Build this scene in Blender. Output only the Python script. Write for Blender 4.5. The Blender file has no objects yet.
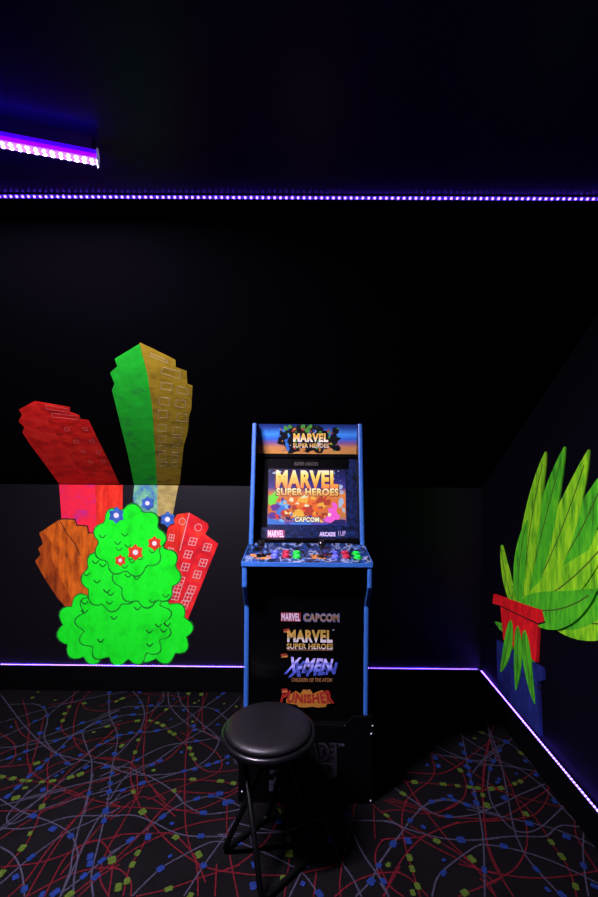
import bpy, bmesh, math, random
from mathutils import Vector, Matrix

S = bpy.context.scene
COL = S.collection
random.seed(11)

# ------------------------------------------------------------------ camera
F = 460.0                                   # focal length in pixels of the 598x897 frame
EYE = Vector((0, 0, 1.365))
CAM_R = (Matrix.Rotation(0.0061, 4, 'Z') @ Matrix.Rotation(math.pi / 2, 4, 'X') @ Matrix.Rotation(0.0075, 4, 'Z'))
cam_d = bpy.data.cameras.new('camera')
cam_d.sensor_width = 36.0
cam_d.lens = F / 897 * 36.0
cam_d.clip_start = 0.01
cam = bpy.data.objects.new('camera', cam_d)
COL.objects.link(cam)
cam.matrix_world = Matrix.Translation(EYE) @ CAM_R
S.camera = cam

# ------------------------------------------------------------------ world, exposure
w = bpy.data.worlds.new('world')
S.world = w
w.use_nodes = True
w.node_tree.nodes['Background'].inputs[0].default_value = (0.10, 0.06, 0.30, 1)
w.node_tree.nodes['Background'].inputs[1].default_value = 0.0
S.view_settings.view_transform = 'Standard'
S.view_settings.look = 'None'
S.view_settings.exposure = 0.0
S.view_settings.gamma = 1.0
S.view_settings.use_curve_mapping = False
BAR_STRENGTH = 46000.0                      # black-light bar diodes
BAR_COLOR = (0.88, 0.76, 1.0)
TAPE_STRENGTH = 48.0                       # small diodes of the tapes
TAPE_COLOR = (0.13, 0.045, 1.0)

# ------------------------------------------------------------------ helpers
def srgb(r, g, b):
    def f(c):
        c /= 255.0
        return c / 12.92 if c <= 0.04045 else ((c + 0.055) / 1.055) ** 2.4
    return (f(r), f(g), f(b))

def nt(name):
    m = bpy.data.materials.new(name)
    m.use_nodes = True
    t = m.node_tree
    return m, t, t.nodes['Principled BSDF']

def flat(name, c, rough=0.5, spec=0.5, emit=None, es=0.0, bump=0.0, bscale=300.0, metal=0.0):
    m, t, p = nt(name)
    p.inputs['Base Color'].default_value = (*c, 1)
    p.inputs['Roughness'].default_value = rough
    p.inputs['Specular IOR Level'].default_value = spec
    p.inputs['Metallic'].default_value = metal
    if emit:
        p.inputs['Emission Color'].default_value = (*emit, 1)
        p.inputs['Emission Strength'].default_value = es
    if bump:
        tc = t.nodes.new('ShaderNodeTexCoord')
        n = t.nodes.new('ShaderNodeTexNoise')
        n.inputs['Scale'].default_value = bscale
        b = t.nodes.new('ShaderNodeBump')
        b.inputs['Strength'].default_value = bump
        b.inputs['Distance'].default_value = 0.002
        t.links.new(tc.outputs['Object'], n.inputs['Vector'])
        t.links.new(n.outputs['Fac'], b.inputs['Height'])
        t.links.new(b.outputs['Normal'], p.inputs['Normal'])
    return m

def brush(name, stops, scale=(30, 30, 8), rough=0.75, rot=0.0):
    """dry-brushed paint: stretched noise between several tones"""
    m, t, p = nt(name)
    tc = t.nodes.new('ShaderNodeTexCoord')
    mp = t.nodes.new('ShaderNodeMapping')
    mp.inputs['Scale'].default_value = scale
    mp.inputs['Rotation'].default_value = (0, rot, 0)
    n = t.nodes.new('ShaderNodeTexNoise')
    n.inputs['Scale'].default_value = 1.0
    n.inputs['Detail'].default_value = 5.0
    n.inputs['Roughness'].default_value = 0.6
    r = t.nodes.new('ShaderNodeValToRGB')
    while len(r.color_ramp.elements) < len(stops):
        r.color_ramp.elements.new(0.5)
    for e, (pos, c) in zip(r.color_ramp.elements, stops):
        e.position = pos
        e.color = (*c, 1)
    L = t.links.new
    L(tc.outputs['Object'], mp.inputs['Vector'])
    L(mp.outputs['Vector'], n.inputs['Vector'])
    L(n.outputs['Fac'], r.inputs['Fac'])
    L(r.outputs['Color'], p.inputs['Base Color'])
    p.inputs['Roughness'].default_value = rough
    p.inputs['Specular IOR Level'].default_value = 0.15
    return m

def grad(name, stops, axis='Y', v0=0.0, v1=1.0, emit=0.0, rough=0.5):
    """ink that runs through several colours along one axis of the print"""
    m, t, p = nt(name)
    tc = t.nodes.new('ShaderNodeTexCoord')
    sx = t.nodes.new('ShaderNodeSeparateXYZ')
    mr = t.nodes.new('ShaderNodeMapRange')
    mr.inputs['From Min'].default_value = v0
    mr.inputs['From Max'].default_value = v1
    r = t.nodes.new('ShaderNodeValToRGB')
    while len(r.color_ramp.elements) < len(stops):
        r.color_ramp.elements.new(0.5)
    for e, (pos, c) in zip(r.color_ramp.elements, stops):
        e.position = pos
        e.color = (*c, 1)
    L = t.links.new
    L(tc.outputs['Object'], sx.inputs[0])
    L(sx.outputs[axis], mr.inputs['Value'])
    L(mr.outputs[0], r.inputs['Fac'])
    if emit:
        p.inputs['Base Color'].default_value = (0.01, 0.01, 0.01, 1)
        L(r.outputs['Color'], p.inputs['Emission Color'])
        p.inputs['Emission Strength'].default_value = emit
    else:
        L(r.outputs['Color'], p.inputs['Base Color'])
    p.inputs['Roughness'].default_value = rough
    return m

def blotch(name, stops, scale=40.0, rough=0.45, detail=3.0, stretch=(1, 1, 1)):
    """printed camouflage-like collage: voronoi / noise patches with hard edges"""
    m, t, p = nt(name)
    tc = t.nodes.new('ShaderNodeTexCoord')
    n = t.nodes.new('ShaderNodeTexNoise')
    n.inputs['Scale'].default_value = scale
    n.inputs['Detail'].default_value = detail
    n.inputs['Roughness'].default_value = 0.65
    r = t.nodes.new('ShaderNodeValToRGB')
    r.color_ramp.interpolation = 'CONSTANT'
    while len(r.color_ramp.elements) < len(stops):
        r.color_ramp.elements.new(0.5)
    for e, (pos, c) in zip(r.color_ramp.elements, stops):
        e.position = pos
        e.color = (*c, 1)
    mp = t.nodes.new('ShaderNodeMapping')
    mp.inputs['Scale'].default_value = stretch
    p.inputs['Specular IOR Level'].default_value = 0.2
    t.links.new(tc.outputs['Object'], mp.inputs['Vector'])
    t.links.new(mp.outputs['Vector'], n.inputs['Vector'])
    t.links.new(n.outputs['Fac'], r.inputs['Fac'])
    t.links.new(r.outputs['Color'], p.inputs['Base Color'])
    p.inputs['Roughness'].default_value = rough
    return m

def link(name, me, mats, parent=None, mat=None, smooth=False):
    for m in (mats if isinstance(mats, (list, tuple)) else [mats]):
        me.materials.append(m)
    o = bpy.data.objects.new(name, me)
    COL.objects.link(o)
    if parent:
        o.parent = parent
    if mat is not None:
        o.matrix_local = mat
    if smooth:
        for p in me.polygons:
            p.use_smooth = True
    return o

def obj(name, bm, mats, parent=None, mat=None, smooth=False, bevel=0.0, recalc=True):
    if recalc:
        bmesh.ops.recalc_face_normals(bm, faces=bm.faces)
    me = bpy.data.meshes.new(name)
    bm.to_mesh(me)
    bm.free()
    o = link(name, me, mats, parent, mat, smooth)
    if bevel:
        b = o.modifiers.new('bevel', 'BEVEL')
        b.width = bevel
        b.segments = 2
        b.limit_method = 'ANGLE'
    return o

def tag(o, label=None, cat=None, group=None, kind=None):
    if label: o['label'] = label
    if cat: o['category'] = cat
    if group: o['group'] = group
    if kind: o['kind'] = kind
    return o

def thing(name, label, cat, loc=(0, 0, 0), rz=0.0, group=None):
    o = bpy.data.objects.new(name, None)
    o.empty_display_size = 0.05
    COL.objects.link(o)
    o.location = loc
    o.rotation_euler = (0, 0, rz)
    return tag(o, label, cat, group)

def box(bm, x0, x1, y0, y1, z0, z1, mi=0):
    vs = [bm.verts.new((x, y, z)) for x in (x0, x1) for y in (y0, y1) for z in (z0, z1)]
    for f in ((0, 1, 3, 2), (4, 6, 7, 5), (0, 4, 5, 1), (2, 3, 7, 6), (0, 2, 6, 4), (1, 5, 7, 3)):
        bm.faces.new([vs[i] for i in f]).material_index = mi

def prism(bm, pts, vec, mi=0):
    """solid between a polygon of 3-D points and its copy moved by vec"""
    vec = Vector(vec)
    a = [bm.verts.new(p) for p in pts]
    b = [bm.verts.new(Vector(p) + vec) for p in pts]
    n = len(pts)
    fs = [bm.faces.new(a), bm.faces.new(list(reversed(b)))]
    for i in range(n):
        fs.append(bm.faces.new((a[i], b[i], b[(i + 1) % n], a[(i + 1) % n])))
    for f in fs:
        f.material_index = mi

def lathe(bm, prof, seg=32, cx=0.0, cy=0.0, mi=0):
    """turn a profile of (radius, z) round the z axis"""
    rings = []
    for r, z in prof:
        if r < 1e-6:
            rings.append([bm.verts.new((cx, cy, z))])
        else:
            rings.append([bm.verts.new((cx + r * math.cos(2 * math.pi * k / seg), cy + r * math.sin(2 * math.pi * k / seg), z)) for k in range(seg)])
    for a, b in zip(rings, rings[1:]):
        for k in range(seg):
            k2 = (k + 1) % seg
            if len(a) == 1 and len(b) == 1:
                continue
            if len(a) == 1:
                f = bm.faces.new((a[0], b[k2], b[k]))
            elif len(b) == 1:
                f = bm.faces.new((a[k], a[k2], b[0]))
            else:
                f = bm.faces.new((a[k], a[k2], b[k2], b[k]))
            f.material_index = mi

def tube(bm, pts, r, seg=12):
    pts = [Vector(p) for p in pts]
    rings = []
    up = None
    for i, p in enumerate(pts):
        d = (pts[min(i + 1, len(pts) - 1)] - pts[max(i - 1, 0)]).normalized()
        if up is None:
            up = d.orthogonal().normalized()
        up = (up - d * up.dot(d)).normalized()
        s = d.cross(up)
        rings.append([bm.verts.new(p + up * (r * math.cos(2 * math.pi * k / seg)) + s * (r * math.sin(2 * math.pi * k / seg))) for k in range(seg)])
    for a, b in zip(rings, rings[1:]):
        for k in range(seg):
            bm.faces.new((a[k], a[(k + 1) % seg], b[(k + 1) % seg], b[k]))
    bm.faces.new(list(reversed(rings[0])))
    bm.faces.new(rings[-1])

def fillet(pts, rad, n=6):
    """round the inner corners of a polyline"""
    pts = [Vector(p) for p in pts]
    out = [pts[0]]
    for a, b, c in zip(pts, pts[1:], pts[2:]):
        u = (a - b).normalized() * min(rad, (a - b).length * .45)
        v = (c - b).normalized() * min(rad, (c - b).length * .45)
        for k in range(n + 1):
            t = k / n
            out.append((b + u) * (1 - t) ** 2 + b * 2 * t * (1 - t) + (b + v) * t ** 2)
    out.append(pts[-1])
    return out

def catmull(pts, n=8, closed=False):
    P = [Vector(p) for p in pts]
    out = []
    N = len(P)
    rng = range(N) if closed else range(N - 1)
    for i in rng:
        g = (lambda j: P[j % N]) if closed else (lambda j: P[max(0, min(N - 1, j))])
        p0, p1, p2, p3 = g(i - 1), g(i), g(i + 1), g(i + 2)
        for k in range(n):
            t = k / n
            out.append(0.5 * ((2 * p1) + (p2 - p0) * t + (2 * p0 - 5 * p1 + 4 * p2 - p3) * t * t + (3 * p1 - p0 - 3 * p2 + p3) * t ** 3))
    if not closed:
        out.append(P[-1])
    return out

def ray(px, py):
    return (CAM_R.to_3x3() @ Vector(((px - 299.0) / F, (448.5 - py) / F, -1.0)))

class Plane:
    """a flat face of the room: origin, right and up directions; its normal looks into the room"""
    def __init__(s, o, ux, uy):
        s.o, s.ux, s.uy = Vector(o), Vector(ux).normalized(), Vector(uy).normalized()
        s.n = s.ux.cross(s.uy).normalized()
    def hit(s, px, py):
        d = ray(px, py)
        return EYE + d * ((s.o - EYE).dot(s.n) / d.dot(s.n))
    def uv(s, px, py):
        p = s.hit(px, py) - s.o
        return Vector((p.dot(s.ux), p.dot(s.uy), 0.0))
    def at(s, u, v, off=0.0):
        return s.o + s.ux * u + s.uy * v + s.n * off
    def mat(s, off=0.0, rel=(0, 0, 0)):
        m = Matrix((s.ux, s.uy, s.n)).transposed().to_4x4()
        m.translation = s.o + s.n * off - Vector(rel)
        return m

# ------------------------------------------------------------------ room dimensions
YB = 2.58           # knee wall
XR = 1.009            # gable wall on the right
GK = 0.024          # the gable wall is slightly out of square
def gx(y): return XR + GK * (YB - y)
XL = -2.7           # far left gable
YF = -1.3           # behind the camera
ZK = 1.152          # top of the knee wall
SL = 0.72           # rise of the sloped ceiling per metre
ZC = 2.08           # flat ceiling
YC = YB - (ZC - ZK) / SL
KNEE = Plane((0, YB, 0), (1, 0, 0), (0, 0, 1))
SLOPE = Plane((0, YB, ZK), (1, 0, 0), (0, -1, SL))
GABLE = Plane((XR, YB, 0), (GK, -1, 0), (0, 0, 1))
FLOOR = Plane((0, 0, 0), (1, 0, 0), (0, 1, 0))

# ------------------------------------------------------------------ room materials
M_wall = flat('black_satin_wall_paint', (0.0021, 0.0015, 0.0032), 0.46, 0.34, bump=0.12, bscale=90)
M_slope = flat('black_flat_ceiling_paint', (0.0006, 0.0004, 0.0013), 0.8, 0.03, bump=0.1, bscale=90)
M_gable = flat('black_gable_paint', (0.0013, 0.0009, 0.0032), 0.65, 0.06, bump=0.1, bscale=90)
M_ceil = flat('violet_tinted_ceiling_paint', (0.028, 0.001, 0.078), 0.30, 0.04, bump=0.05, bscale=90)  # violet glow of the bar is partly put into this colour
M_base = flat('black_baseboard_paint', (0.0006, 0.0005, 0.0007), 0.5, 0.12)

def carpet_mat():
    m, t, p = nt('charcoal_carpet_pile')
    tc = t.nodes.new('ShaderNodeTexCoord')
    n = t.nodes.new('ShaderNodeTexNoise'); n.inputs['Scale'].default_value = 420; n.inputs['Detail'].default_value = 3
    n2 = t.nodes.new('ShaderNodeTexNoise'); n2.inputs['Scale'].default_value = 5; n2.inputs['Detail'].default_value = 3
    mx = t.nodes.new('ShaderNodeMath'); mx.operation = 'MULTIPLY_ADD'; mx.inputs[1].default_value = 0.35
    r = t.nodes.new('ShaderNodeValToRGB')
    r.color_ramp.elements[0].position = 0.45; r.color_ramp.elements[0].color = (0.0004, 0.00035, 0.00045, 1)
    r.color_ramp.elements[1].position = 0.90; r.color_ramp.elements[1].color = (0.0062, 0.0055, 0.0065, 1)
    b = t.nodes.new('ShaderNodeBump'); b.inputs['Strength'].default_value = 0.6; b.inputs['Distance'].default_value = 0.003
    L = t.links.new
    L(tc.outputs['Object'], n.inputs['Vector']); L(tc.outputs['Object'], n2.inputs['Vector'])
    L(n2.outputs['Fac'], mx.inputs[0]); L(n.outputs['Fac'], mx.inputs[2])
    L(mx.outputs[0], r.inputs['Fac']); L(r.outputs['Color'], p.inputs['Base Color'])
    L(n.outputs['Fac'], b.inputs['Height']); L(b.outputs['Normal'], p.inputs['Normal'])
    p.inputs['Roughness'].default_value = 0.95
    p.inputs['Specular IOR Level'].default_value = 0.05
    return m

def yarn(name, c):
    m, t, p = nt(name)
    tc = t.nodes.new('ShaderNodeTexCoord')
    n = t.nodes.new('ShaderNodeTexNoise'); n.inputs['Scale'].default_value = 420; n.inputs['Detail'].default_value = 2
    r = t.nodes.new('ShaderNodeValToRGB')
    r.color_ramp.elements[0].position = 0.3; r.color_ramp.elements[0].color = (*[x * 0.45 for x in c], 1)
    r.color_ramp.elements[1].position = 0.7; r.color_ramp.elements[1].color = (*[x * 1.3 for x in c], 1)
    t.links.new(tc.outputs['Object'], n.inputs['Vector']); t.links.new(n.outputs['Fac'], r.inputs['Fac'])
    t.links.new(r.outputs['Color'], p.inputs['Base Color'])
    p.inputs['Roughness'].default_value = 0.95
    p.inputs['Specular IOR Level'].default_value = 0.05
    return m

M_carpet = carpet_mat()
M_red_yarn = yarn('red_carpet_yarn', (0.075, 0.0055, 0.0095))
M_grey_yarn = yarn('lavender_grey_carpet_yarn', (0.036, 0.032, 0.052))
M_blue_yarn = yarn('blue_carpet_yarn', (0.0085, 0.022, 0.105))
M_lime_yarn = yarn('olive_green_carpet_yarn', (0.046, 0.078, 0.010))

# ------------------------------------------------------------------ carpet design, woven along curves on the floor
REG = {'A': (0, 690, 4.983), 'B': (100, 690, 4.27), 'C': (0, 790, 4.983), 'D': (110, 790, 4.6),
       'E': (220, 800, 3.32), 'F': (380, 720, 4.983), 'G': (380, 800, 4.983), 'H': (480, 730, 5.07)}
GREY = {
 'A': ["60,100 140,200 250,300 360,340 500,365 598,390", "0,240 110,190 230,130 320,60 400,0",
       "0,320 200,240 420,165 598,100", "130,70 190,75 230,110 235,160 220,230 245,280 300,330",
       "545,0 545,120 585,220 570,330 550,430 545,520 530,548", "598,100 470,160 415,210 430,280 455,350 455,440 440,530",
       "0,355 130,308 280,255 410,200 490,162 598,130", "30,540 150,430 240,350 350,240 410,200",
       "100,548 250,430 400,350 470,290 598,230", "90,548 320,490 598,420", "190,548 330,440 460,350"],
 'B': ["135,0 175,50 190,110 170,170 120,230", "0,110 100,75 200,70 350,70 450,75 500,90 540,125",
       "290,0 300,70 380,150 500,205 550,260", "330,0 350,60 430,140 500,200 495,250 440,310 350,350 200,365 100,350 0,310",
       "0,240 85,195 240,175 330,150 420,90 500,35", "0,370 150,300 280,240 410,220 500,205",
       "0,430 200,330 330,240 440,170 560,70 598,30", "0,335 110,330 160,350 230,380 310,430 350,470",
       "40,470 110,370 180,330", "270,0 265,50 200,100 100,110 0,150", "0,455 180,400 360,348 500,310 548,285"],
 'C': ["0,45 80,95 165,130 240,155 320,195 360,235 385,300 385,350 370,440 365,533", "380,45 200,100 110,150 60,170 35,155 50,110 150,0",
       "0,190 100,195 200,180 300,145 400,130 598,130", "0,285 60,320 100,385 118,470 122,533", "0,470 150,340 320,220 450,160 598,90",
       "440,15 410,130 385,220 360,330 350,400 300,533", "545,10 520,140 490,270 465,370 455,440 465,533",
       "300,520 420,430 510,355 598,290", "600,20 500,130 430,250 390,340 320,490", "0,205 100,130 200,40 240,0", "0,80 200,30 330,0"],
 'D': ["0,120 110,118 200,150 280,190 350,210 420,215 520,215", "0,290 110,225 240,125 320,70 400,43 465,30 530,45 598,75",
       "295,10 350,70 430,110 520,105 598,90", "100,490 230,365 340,300 440,250 490,238 560,243 598,245",
       "598,100 530,210 430,350 340,490", "0,60 110,10"],
 'E': ["60,140 110,160 200,200 280,250 330,322", "0,115 130,110 230,105 300,70 400,70 530,70 598,85", "230,322 270,240 285,205",
       "598,115 570,150 525,220 500,270 450,322", "420,60 470,170 530,260 560,322", "340,40 390,180 440,260 470,322", "130,95 200,105 260,90",
       "110,170 118,220 135,322"],
 'F': ["410,80 430,190 455,310 475,390 490,448", "330,180 420,195 500,215 598,230", "350,165 450,200 598,200", "430,95 500,140 598,180",
       "598,125 540,170 500,215", "545,75 560,130 590,180",
       "130,380 190,420 240,448", "190,448 250,410 320,395 390,405 470,430 520,440"],
 'G': ["0,310 60,230 110,160 150,105 210,40 260,12 320,3", "0,105 60,110 120,140 200,165 300,190 400,200 500,200 598,190",
       "160,0 240,55 340,85 430,80 500,65 598,20", "260,483 280,400 320,350 400,285 480,232 520,225 598,232",
       "485,20 500,100 515,200 520,350 522,483", "320,0 400,15 480,45 598,75", "0,415 45,483"],
 'H': ["68,160 50,200 42,250 40,290 60,370 110,450 160,500 220,520 290,505 360,450 415,395", "0,415 100,380 200,330 330,275",
       "60,30 100,150 130,280 155,420 185,540 240,650 320,745 400,830", "0,560 100,545 200,540 330,540 380,500 420,485 490,490",
       "0,180 140,185 280,210", "60,430 200,460 330,490 450,530 550,575 598,605", "0,580 120,595 240,625 360,665 480,720 598,780",
       "525,530 522,620 530,720 550,846", "50,30 150,70 220,130", "0,165 80,110 130,65 155,50", "70,150 200,200 320,290 420,400 480,460"],
}
RED = {
 'A': ["375,0 345,90 308,165 320,215 370,240", "440,15 390,80 365,200 385,280 470,335 598,350", "330,65 400,65 430,95 500,105 598,100",
       "130,110 145,180 140,250 135,330 160,410 240,460 400,520 440,535", "200,215 170,330 150,400", "30,235 70,270 75,330 40,375 0,382",
       "90,190 120,230 210,270 255,310 235,380 240,460 225,548", "0,385 100,375 200,360 330,300 420,260 540,235 598,240",
       "0,500 110,460 280,370 430,320 598,170", "230,548 330,420 450,310 560,210 598,190", "260,548 420,470 520,450 598,390",
       "0,432 65,443 145,455 262,457 400,422 520,370 598,330"],
 'B': ["375,0 375,180 365,300 360,470", "440,20 440,160 500,210", "0,160 60,150 160,130 215,132 270,150 315,190 380,250 400,300 440,340 500,350 598,340",
       "285,85 200,160 150,270 130,350 140,430 155,470", "200,100 190,200 185,330 210,400 280,470", "0,390 150,330 280,300 380,190 440,60",
       "280,0 150,200 0,230", "200,410 310,385 395,383 515,392 598,405", "430,440 540,440 598,410", "0,290 80,295 150,330 160,470",
       "420,220 500,270 520,320 490,360 380,400 200,470", "0,70 150,20 260,20"],
 'C': ["240,0 215,70 180,170 130,270 60,350 0,420", "0,105 100,105 220,100 340,60 430,0", "300,0 420,40 598,80",
       "0,385 150,370 260,345 360,305 440,265 598,230", "0,245 100,180 250,90 350,40", "130,533 330,430 480,390 598,395",
       "40,533 130,450 230,310 350,170 440,100 598,60", "220,533 330,330 440,260 500,255 545,310 560,380 540,533",
       "390,533 500,430 598,370", "545,533 500,450 510,360 560,250 598,190", "400,300 500,180 598,80"],
 'D': ["0,75 200,85 350,95 450,75 598,0", "345,0 345,90 350,180 370,270 400,360 405,490", "120,30 150,100 240,210 330,290 430,350 520,375 598,382",
       "0,220 60,205 200,200 290,205 370,280 400,330", "0,360 100,280 260,200 420,150 598,125", "0,250 60,150 120,40", "0,350 50,370 95,420 95,490",
       "60,490 90,360 150,260 190,150 260,70 330,0", "120,490 270,455 430,400 598,345", "490,340 483,490", "200,0 260,70 330,95", "0,140 120,40 190,40 240,70"],
 'E': ["210,25 170,110 130,160 60,215 0,240", "0,235 100,248 220,250 310,235", "200,25 225,90 230,180 225,240", "310,322 320,240",
       "400,322 400,250 430,100", "598,130 540,135 515,200 560,322", "380,322 440,275 520,245 598,240", "598,220 540,322", "510,30 515,130"],
 'F': ["230,268 300,268 360,245 420,205 490,150 550,110 598,108", "550,80 530,150 515,250 510,370 515,448", "180,312 310,322 430,332 500,345 598,342",
       "345,210 400,250 425,300 430,340 415,390 370,430 330,448", "270,235 270,265 240,310 150,380 115,448", "145,335 180,390 220,448",
       "420,230 500,290 598,350", "20,400 110,440", "50,390 200,435"],
 'G': ["0,60 100,50 200,68 280,65 340,40 400,0", "130,0 110,80 115,180 140,280 170,380 200,483", "180,0 260,100 340,200 430,290 520,390 580,483",
       "0,200 100,190 200,185 300,145 400,115 500,105 598,100", "400,90 520,95 598,90", "515,0 520,100 535,210 570,310 598,360",
       "20,483 60,380 130,270 210,190 300,145", "0,340 50,430 120,483", "30,80 120,150 200,195 300,250 400,300 500,350 598,370",
       "390,483 440,460 520,430 598,395", "0,365 80,362 130,380 180,420 240,483", "260,190 380,260 460,320", "40,0 120,25 200,50"],
 'H': ["100,170 150,270 190,370 230,470 240,560 220,640 170,710 100,750 0,800", "50,50 30,150 15,300 20,450 40,600 80,700 170,846",
       "0,280 80,300 190,350 290,460 360,570 430,670 470,760 490,846", "345,295 345,340 310,400 250,440 100,460 0,465",
       "0,455 120,440 230,380 340,305", "100,310 200,340 300,365 400,390", "480,480 490,540 540,630 598,720",
       "30,715 150,740 300,752 450,740 598,715", "0,750 80,846", "60,300 170,275 250,230 280,205"],
}
LIME = {
 'A': "10,435 65,443 115,452 145,455 210,460 262,455 352,437 400,422 183,367 125,490 80,540 275,52 345,85 322,120 312,155 467,212 535,183 420,68 190,12 162,40",
 'B': "33,157 160,133 215,133 245,142 268,153 298,180 316,190 383,250 392,278 403,296 150,268 93,240 163,215 228,345 397,383 515,391 570,400 317,432 143,437 283,85 395,137 423,47 433,20 530,60 582,72 95,38 70,50 377,17 405,57",
 'C': "210,85 150,220 110,292 78,42 5,420 558,352 590,487 347,525",
 'D': "150,103 127,292 103,345 78,422 38,450 270,458 303,220 408,300 370,490",
 'E': "205,38 228,132 230,180 553,53 560,215 210,265 185,300",
 'F': "172,312 315,322 387,330 447,337 487,342 555,345 115,370 400,253 512,377 508,65 472,93",
 'G': "40,328 147,290 160,347 187,433 163,465 283,207 458,298 422,465 533,30",
 'H': "35,385 205,263 175,275 107,297 232,428 362,572 415,645 485,797 207,120",
}
BLUE = {
 'A': "55,187 217,88 237,130 175,157 200,218 130,308 98,347 50,340 280,255 290,195 350,242 315,285 410,165 405,207 490,162 575,135 543,60 545,15 235,352 285,325 335,367 402,327 197,390 147,430 88,487 40,530 490,278 533,258 570,320 430,387 312,412 530,385 558,420 550,467 545,510 445,517 280,430 215,500 590,230",
 'B': "85,195 243,175 130,185 172,180 65,117 160,300 222,322 257,305 180,400 405,340 360,348 462,322 500,310 548,285 545,315 348,268 303,128 403,173 400,155 358,88 500,90 503,150 412,220 218,68 250,62 315,40 158,78 140,107 168,12 172,55 503,33 525,17 475,455 510,445 97,430",
 'C': "165,133 263,197 353,232 155,338 78,437 122,497 527,107 518,157 450,335 450,370 508,355 418,432 478,435 275,515 210,525 37,35",
 'D': "95,233 243,125 400,43 465,30 505,18 555,57 430,108 285,157 175,218 418,215 277,307 232,365 430,350 530,62",
 'E': "63,145 115,217 110,288 197,72 290,117 287,213 275,280 575,150 527,220 502,273 543,273 427,52 365,135 330,315",
 'F': "435,237 445,277 455,317 470,375 480,417 420,167 447,208 290,232 275,190 235,227 258,410 318,398 350,383 370,403 435,427 405,125",
 'G': "150,105 66,222 217,138 140,207 343,85 404,202 318,303 315,368 520,353 15,410",
 'H': "52,200 68,160 100,105 133,63 230,160 285,230 185,225 97,252 88,268 125,347 250,477 378,365 440,545 122,593 285,710 525,692 343,813 415,840 583,797",
}
def floor_pt(reg, s):
    x, y = map(float, s.split(','))
    ox, oy, k = REG[reg]
    p = FLOOR.hit(ox + x / k, oy + y / k)
    p.z = 0
    return p

def ribbon(bm, pts, width, z, mi):
    vs = []
    for i, p in enumerate(pts):
        d = pts[min(i + 1, len(pts) - 1)] - pts[max(i - 1, 0)]
        n = Vector((-d.y, d.x, 0)).normalized() * (width / 2)
        vs.append((bm.verts.new((p.x + n.x, p.y + n.y, z)), bm.verts.new((p.x - n.x, p.y - n.y, z))))
    for a, b in zip(vs, vs[1:]):
        f = bm.faces.new((a[0], a[1], b[1], b[0]))
        f.material_index = mi
        if f.normal.z < 0: pass

def build_floor():
    bm = bmesh.new()
    prism(bm, [(XL, YF, 0), (gx(YF), YF, 0), (XR, YB, 0), (XL, YB, 0)], (0, 0, -.05), 0)
    curves = []
    for table, mi in ((RED, 1), (GREY, 2)):
        for reg, lst in table.items():
            for s in lst:
                raw = [tuple(map(float, q.split(','))) for q in s.split()]
                P = catmull([floor_pt(reg, q) for q in s.split()], 7)
                hgt = {'A': 548, 'B': 470, 'C': 533, 'D': 492, 'E': 322, 'F': 448, 'G': 483, 'H': 846}[reg]
                for end in (0, -1):
                    x, y = raw[end]
                    if 14 < x < 582 and 14 < y < hgt - 14 and len(P) > 9:
                        seq = P[:9][::-1] if end == 0 else P[-9:]
                        d0 = seq[4] - seq[0]; d1 = seq[8] - seq[4]
                        turn = max(-.5, min(.5, math.atan2(d0.x * d1.y - d0.y * d1.x, d0.dot(d1)) * .5))
                        ang, st_, q, ext = math.atan2(d1.y, d1.x), d1.length / 4, P[end].copy(), []
                        st_ = max(.012, min(.03, st_))
                        for k in range(7):
                            ang += turn / 5
                            q = q + Vector((math.cos(ang), math.sin(ang), 0)) * st_
                            ext.append(q.copy())
                        P = ext[::-1] + P if end == 0 else P + ext
                curves.append((P, mi))
    # the same design goes on beyond what the picture shows
    rnd = random.Random(5)
    for k in range(70):
        x, y = rnd.uniform(XL + .1, XR - .1), rnd.uniform(YF + .1, 1.25)
        if k % 3 == 0: x, y = rnd.uniform(XL + .1, -1.55), rnd.uniform(1.2, 2.5)
        a = rnd.uniform(0, 6.28); c = rnd.uniform(-2.2, 2.2)
        pts = []
        for i in range(7):
            if not (XL + .02 < x < XR - .02 and YF + .02 < y < YB - .02): break
            q = Vector((x, y, 0))
            pts.append(q)
            x += .13 * math.cos(a); y += .13 * math.sin(a); a += c * .13; c += rnd.uniform(-.5, .5)
        if len(pts) > 2:
            curves.append((catmull(pts, 6), 1 + k % 2))
    allp = []
    for i, (pts, mi) in enumerate(curves):
        pts = [p for p in pts if p.x < gx(p.y) - .004 and YF < p.y < YB - .004 and p.x > XL]
        if len(pts) < 2: continue
        ribbon(bm, pts, 0.0044 if mi == 1 else 0.0052, 0.0006 + 0.000004 * i, mi)
        for a, b in zip(pts, pts[1:]):
            allp.append((a, (b - a)))
    k = 0
    for table, mi in ((LIME, 4), (BLUE, 3)):
        for reg, s in table.items():
            for q in s.split():
                p = floor_pt(reg, q)
                if p.x > gx(p.y) - .01 or p.y > YB - .01: continue
                best = min(allp, key=lambda t: (t[0] - p).length_squared)
                d = best[1].normalized() if (best[0] - p).length < .03 else Vector((1, .3, 0)).normalized()
                on = (best[0] - p).length < .02
                a = rnd.uniform(.0088, .0125) * (1.12 if on else .72)
                b = a * rnd.uniform(.72, .95)
                n = Vector((-d.y, d.x, 0))
                z = 0.0022 + 0.000003 * k
                k += 1
                jag = [(-1, -.8), (-.75, -1.1), (.2, -.9), (.8, -1.05), (1.05, -.3), (1, .8), (.4, 1.05), (-.3, .9), (-.9, 1.0), (-1.1, .2)]
                vs = [bm.verts.new((p.x + d.x * a * u + n.x * b * v, p.y + d.y * a * u + n.y * b * v, z)) for u, v in jag]
                bm.faces.new(vs).material_index = mi
    bm.normal_update()
    for f in bm.faces:
        if f.material_index and f.normal.z < 0:
            f.normal_flip()
    return obj('floor', bm, [M_carpet, M_red_yarn, M_grey_yarn, M_blue_yarn, M_lime_yarn], recalc=False)

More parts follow.
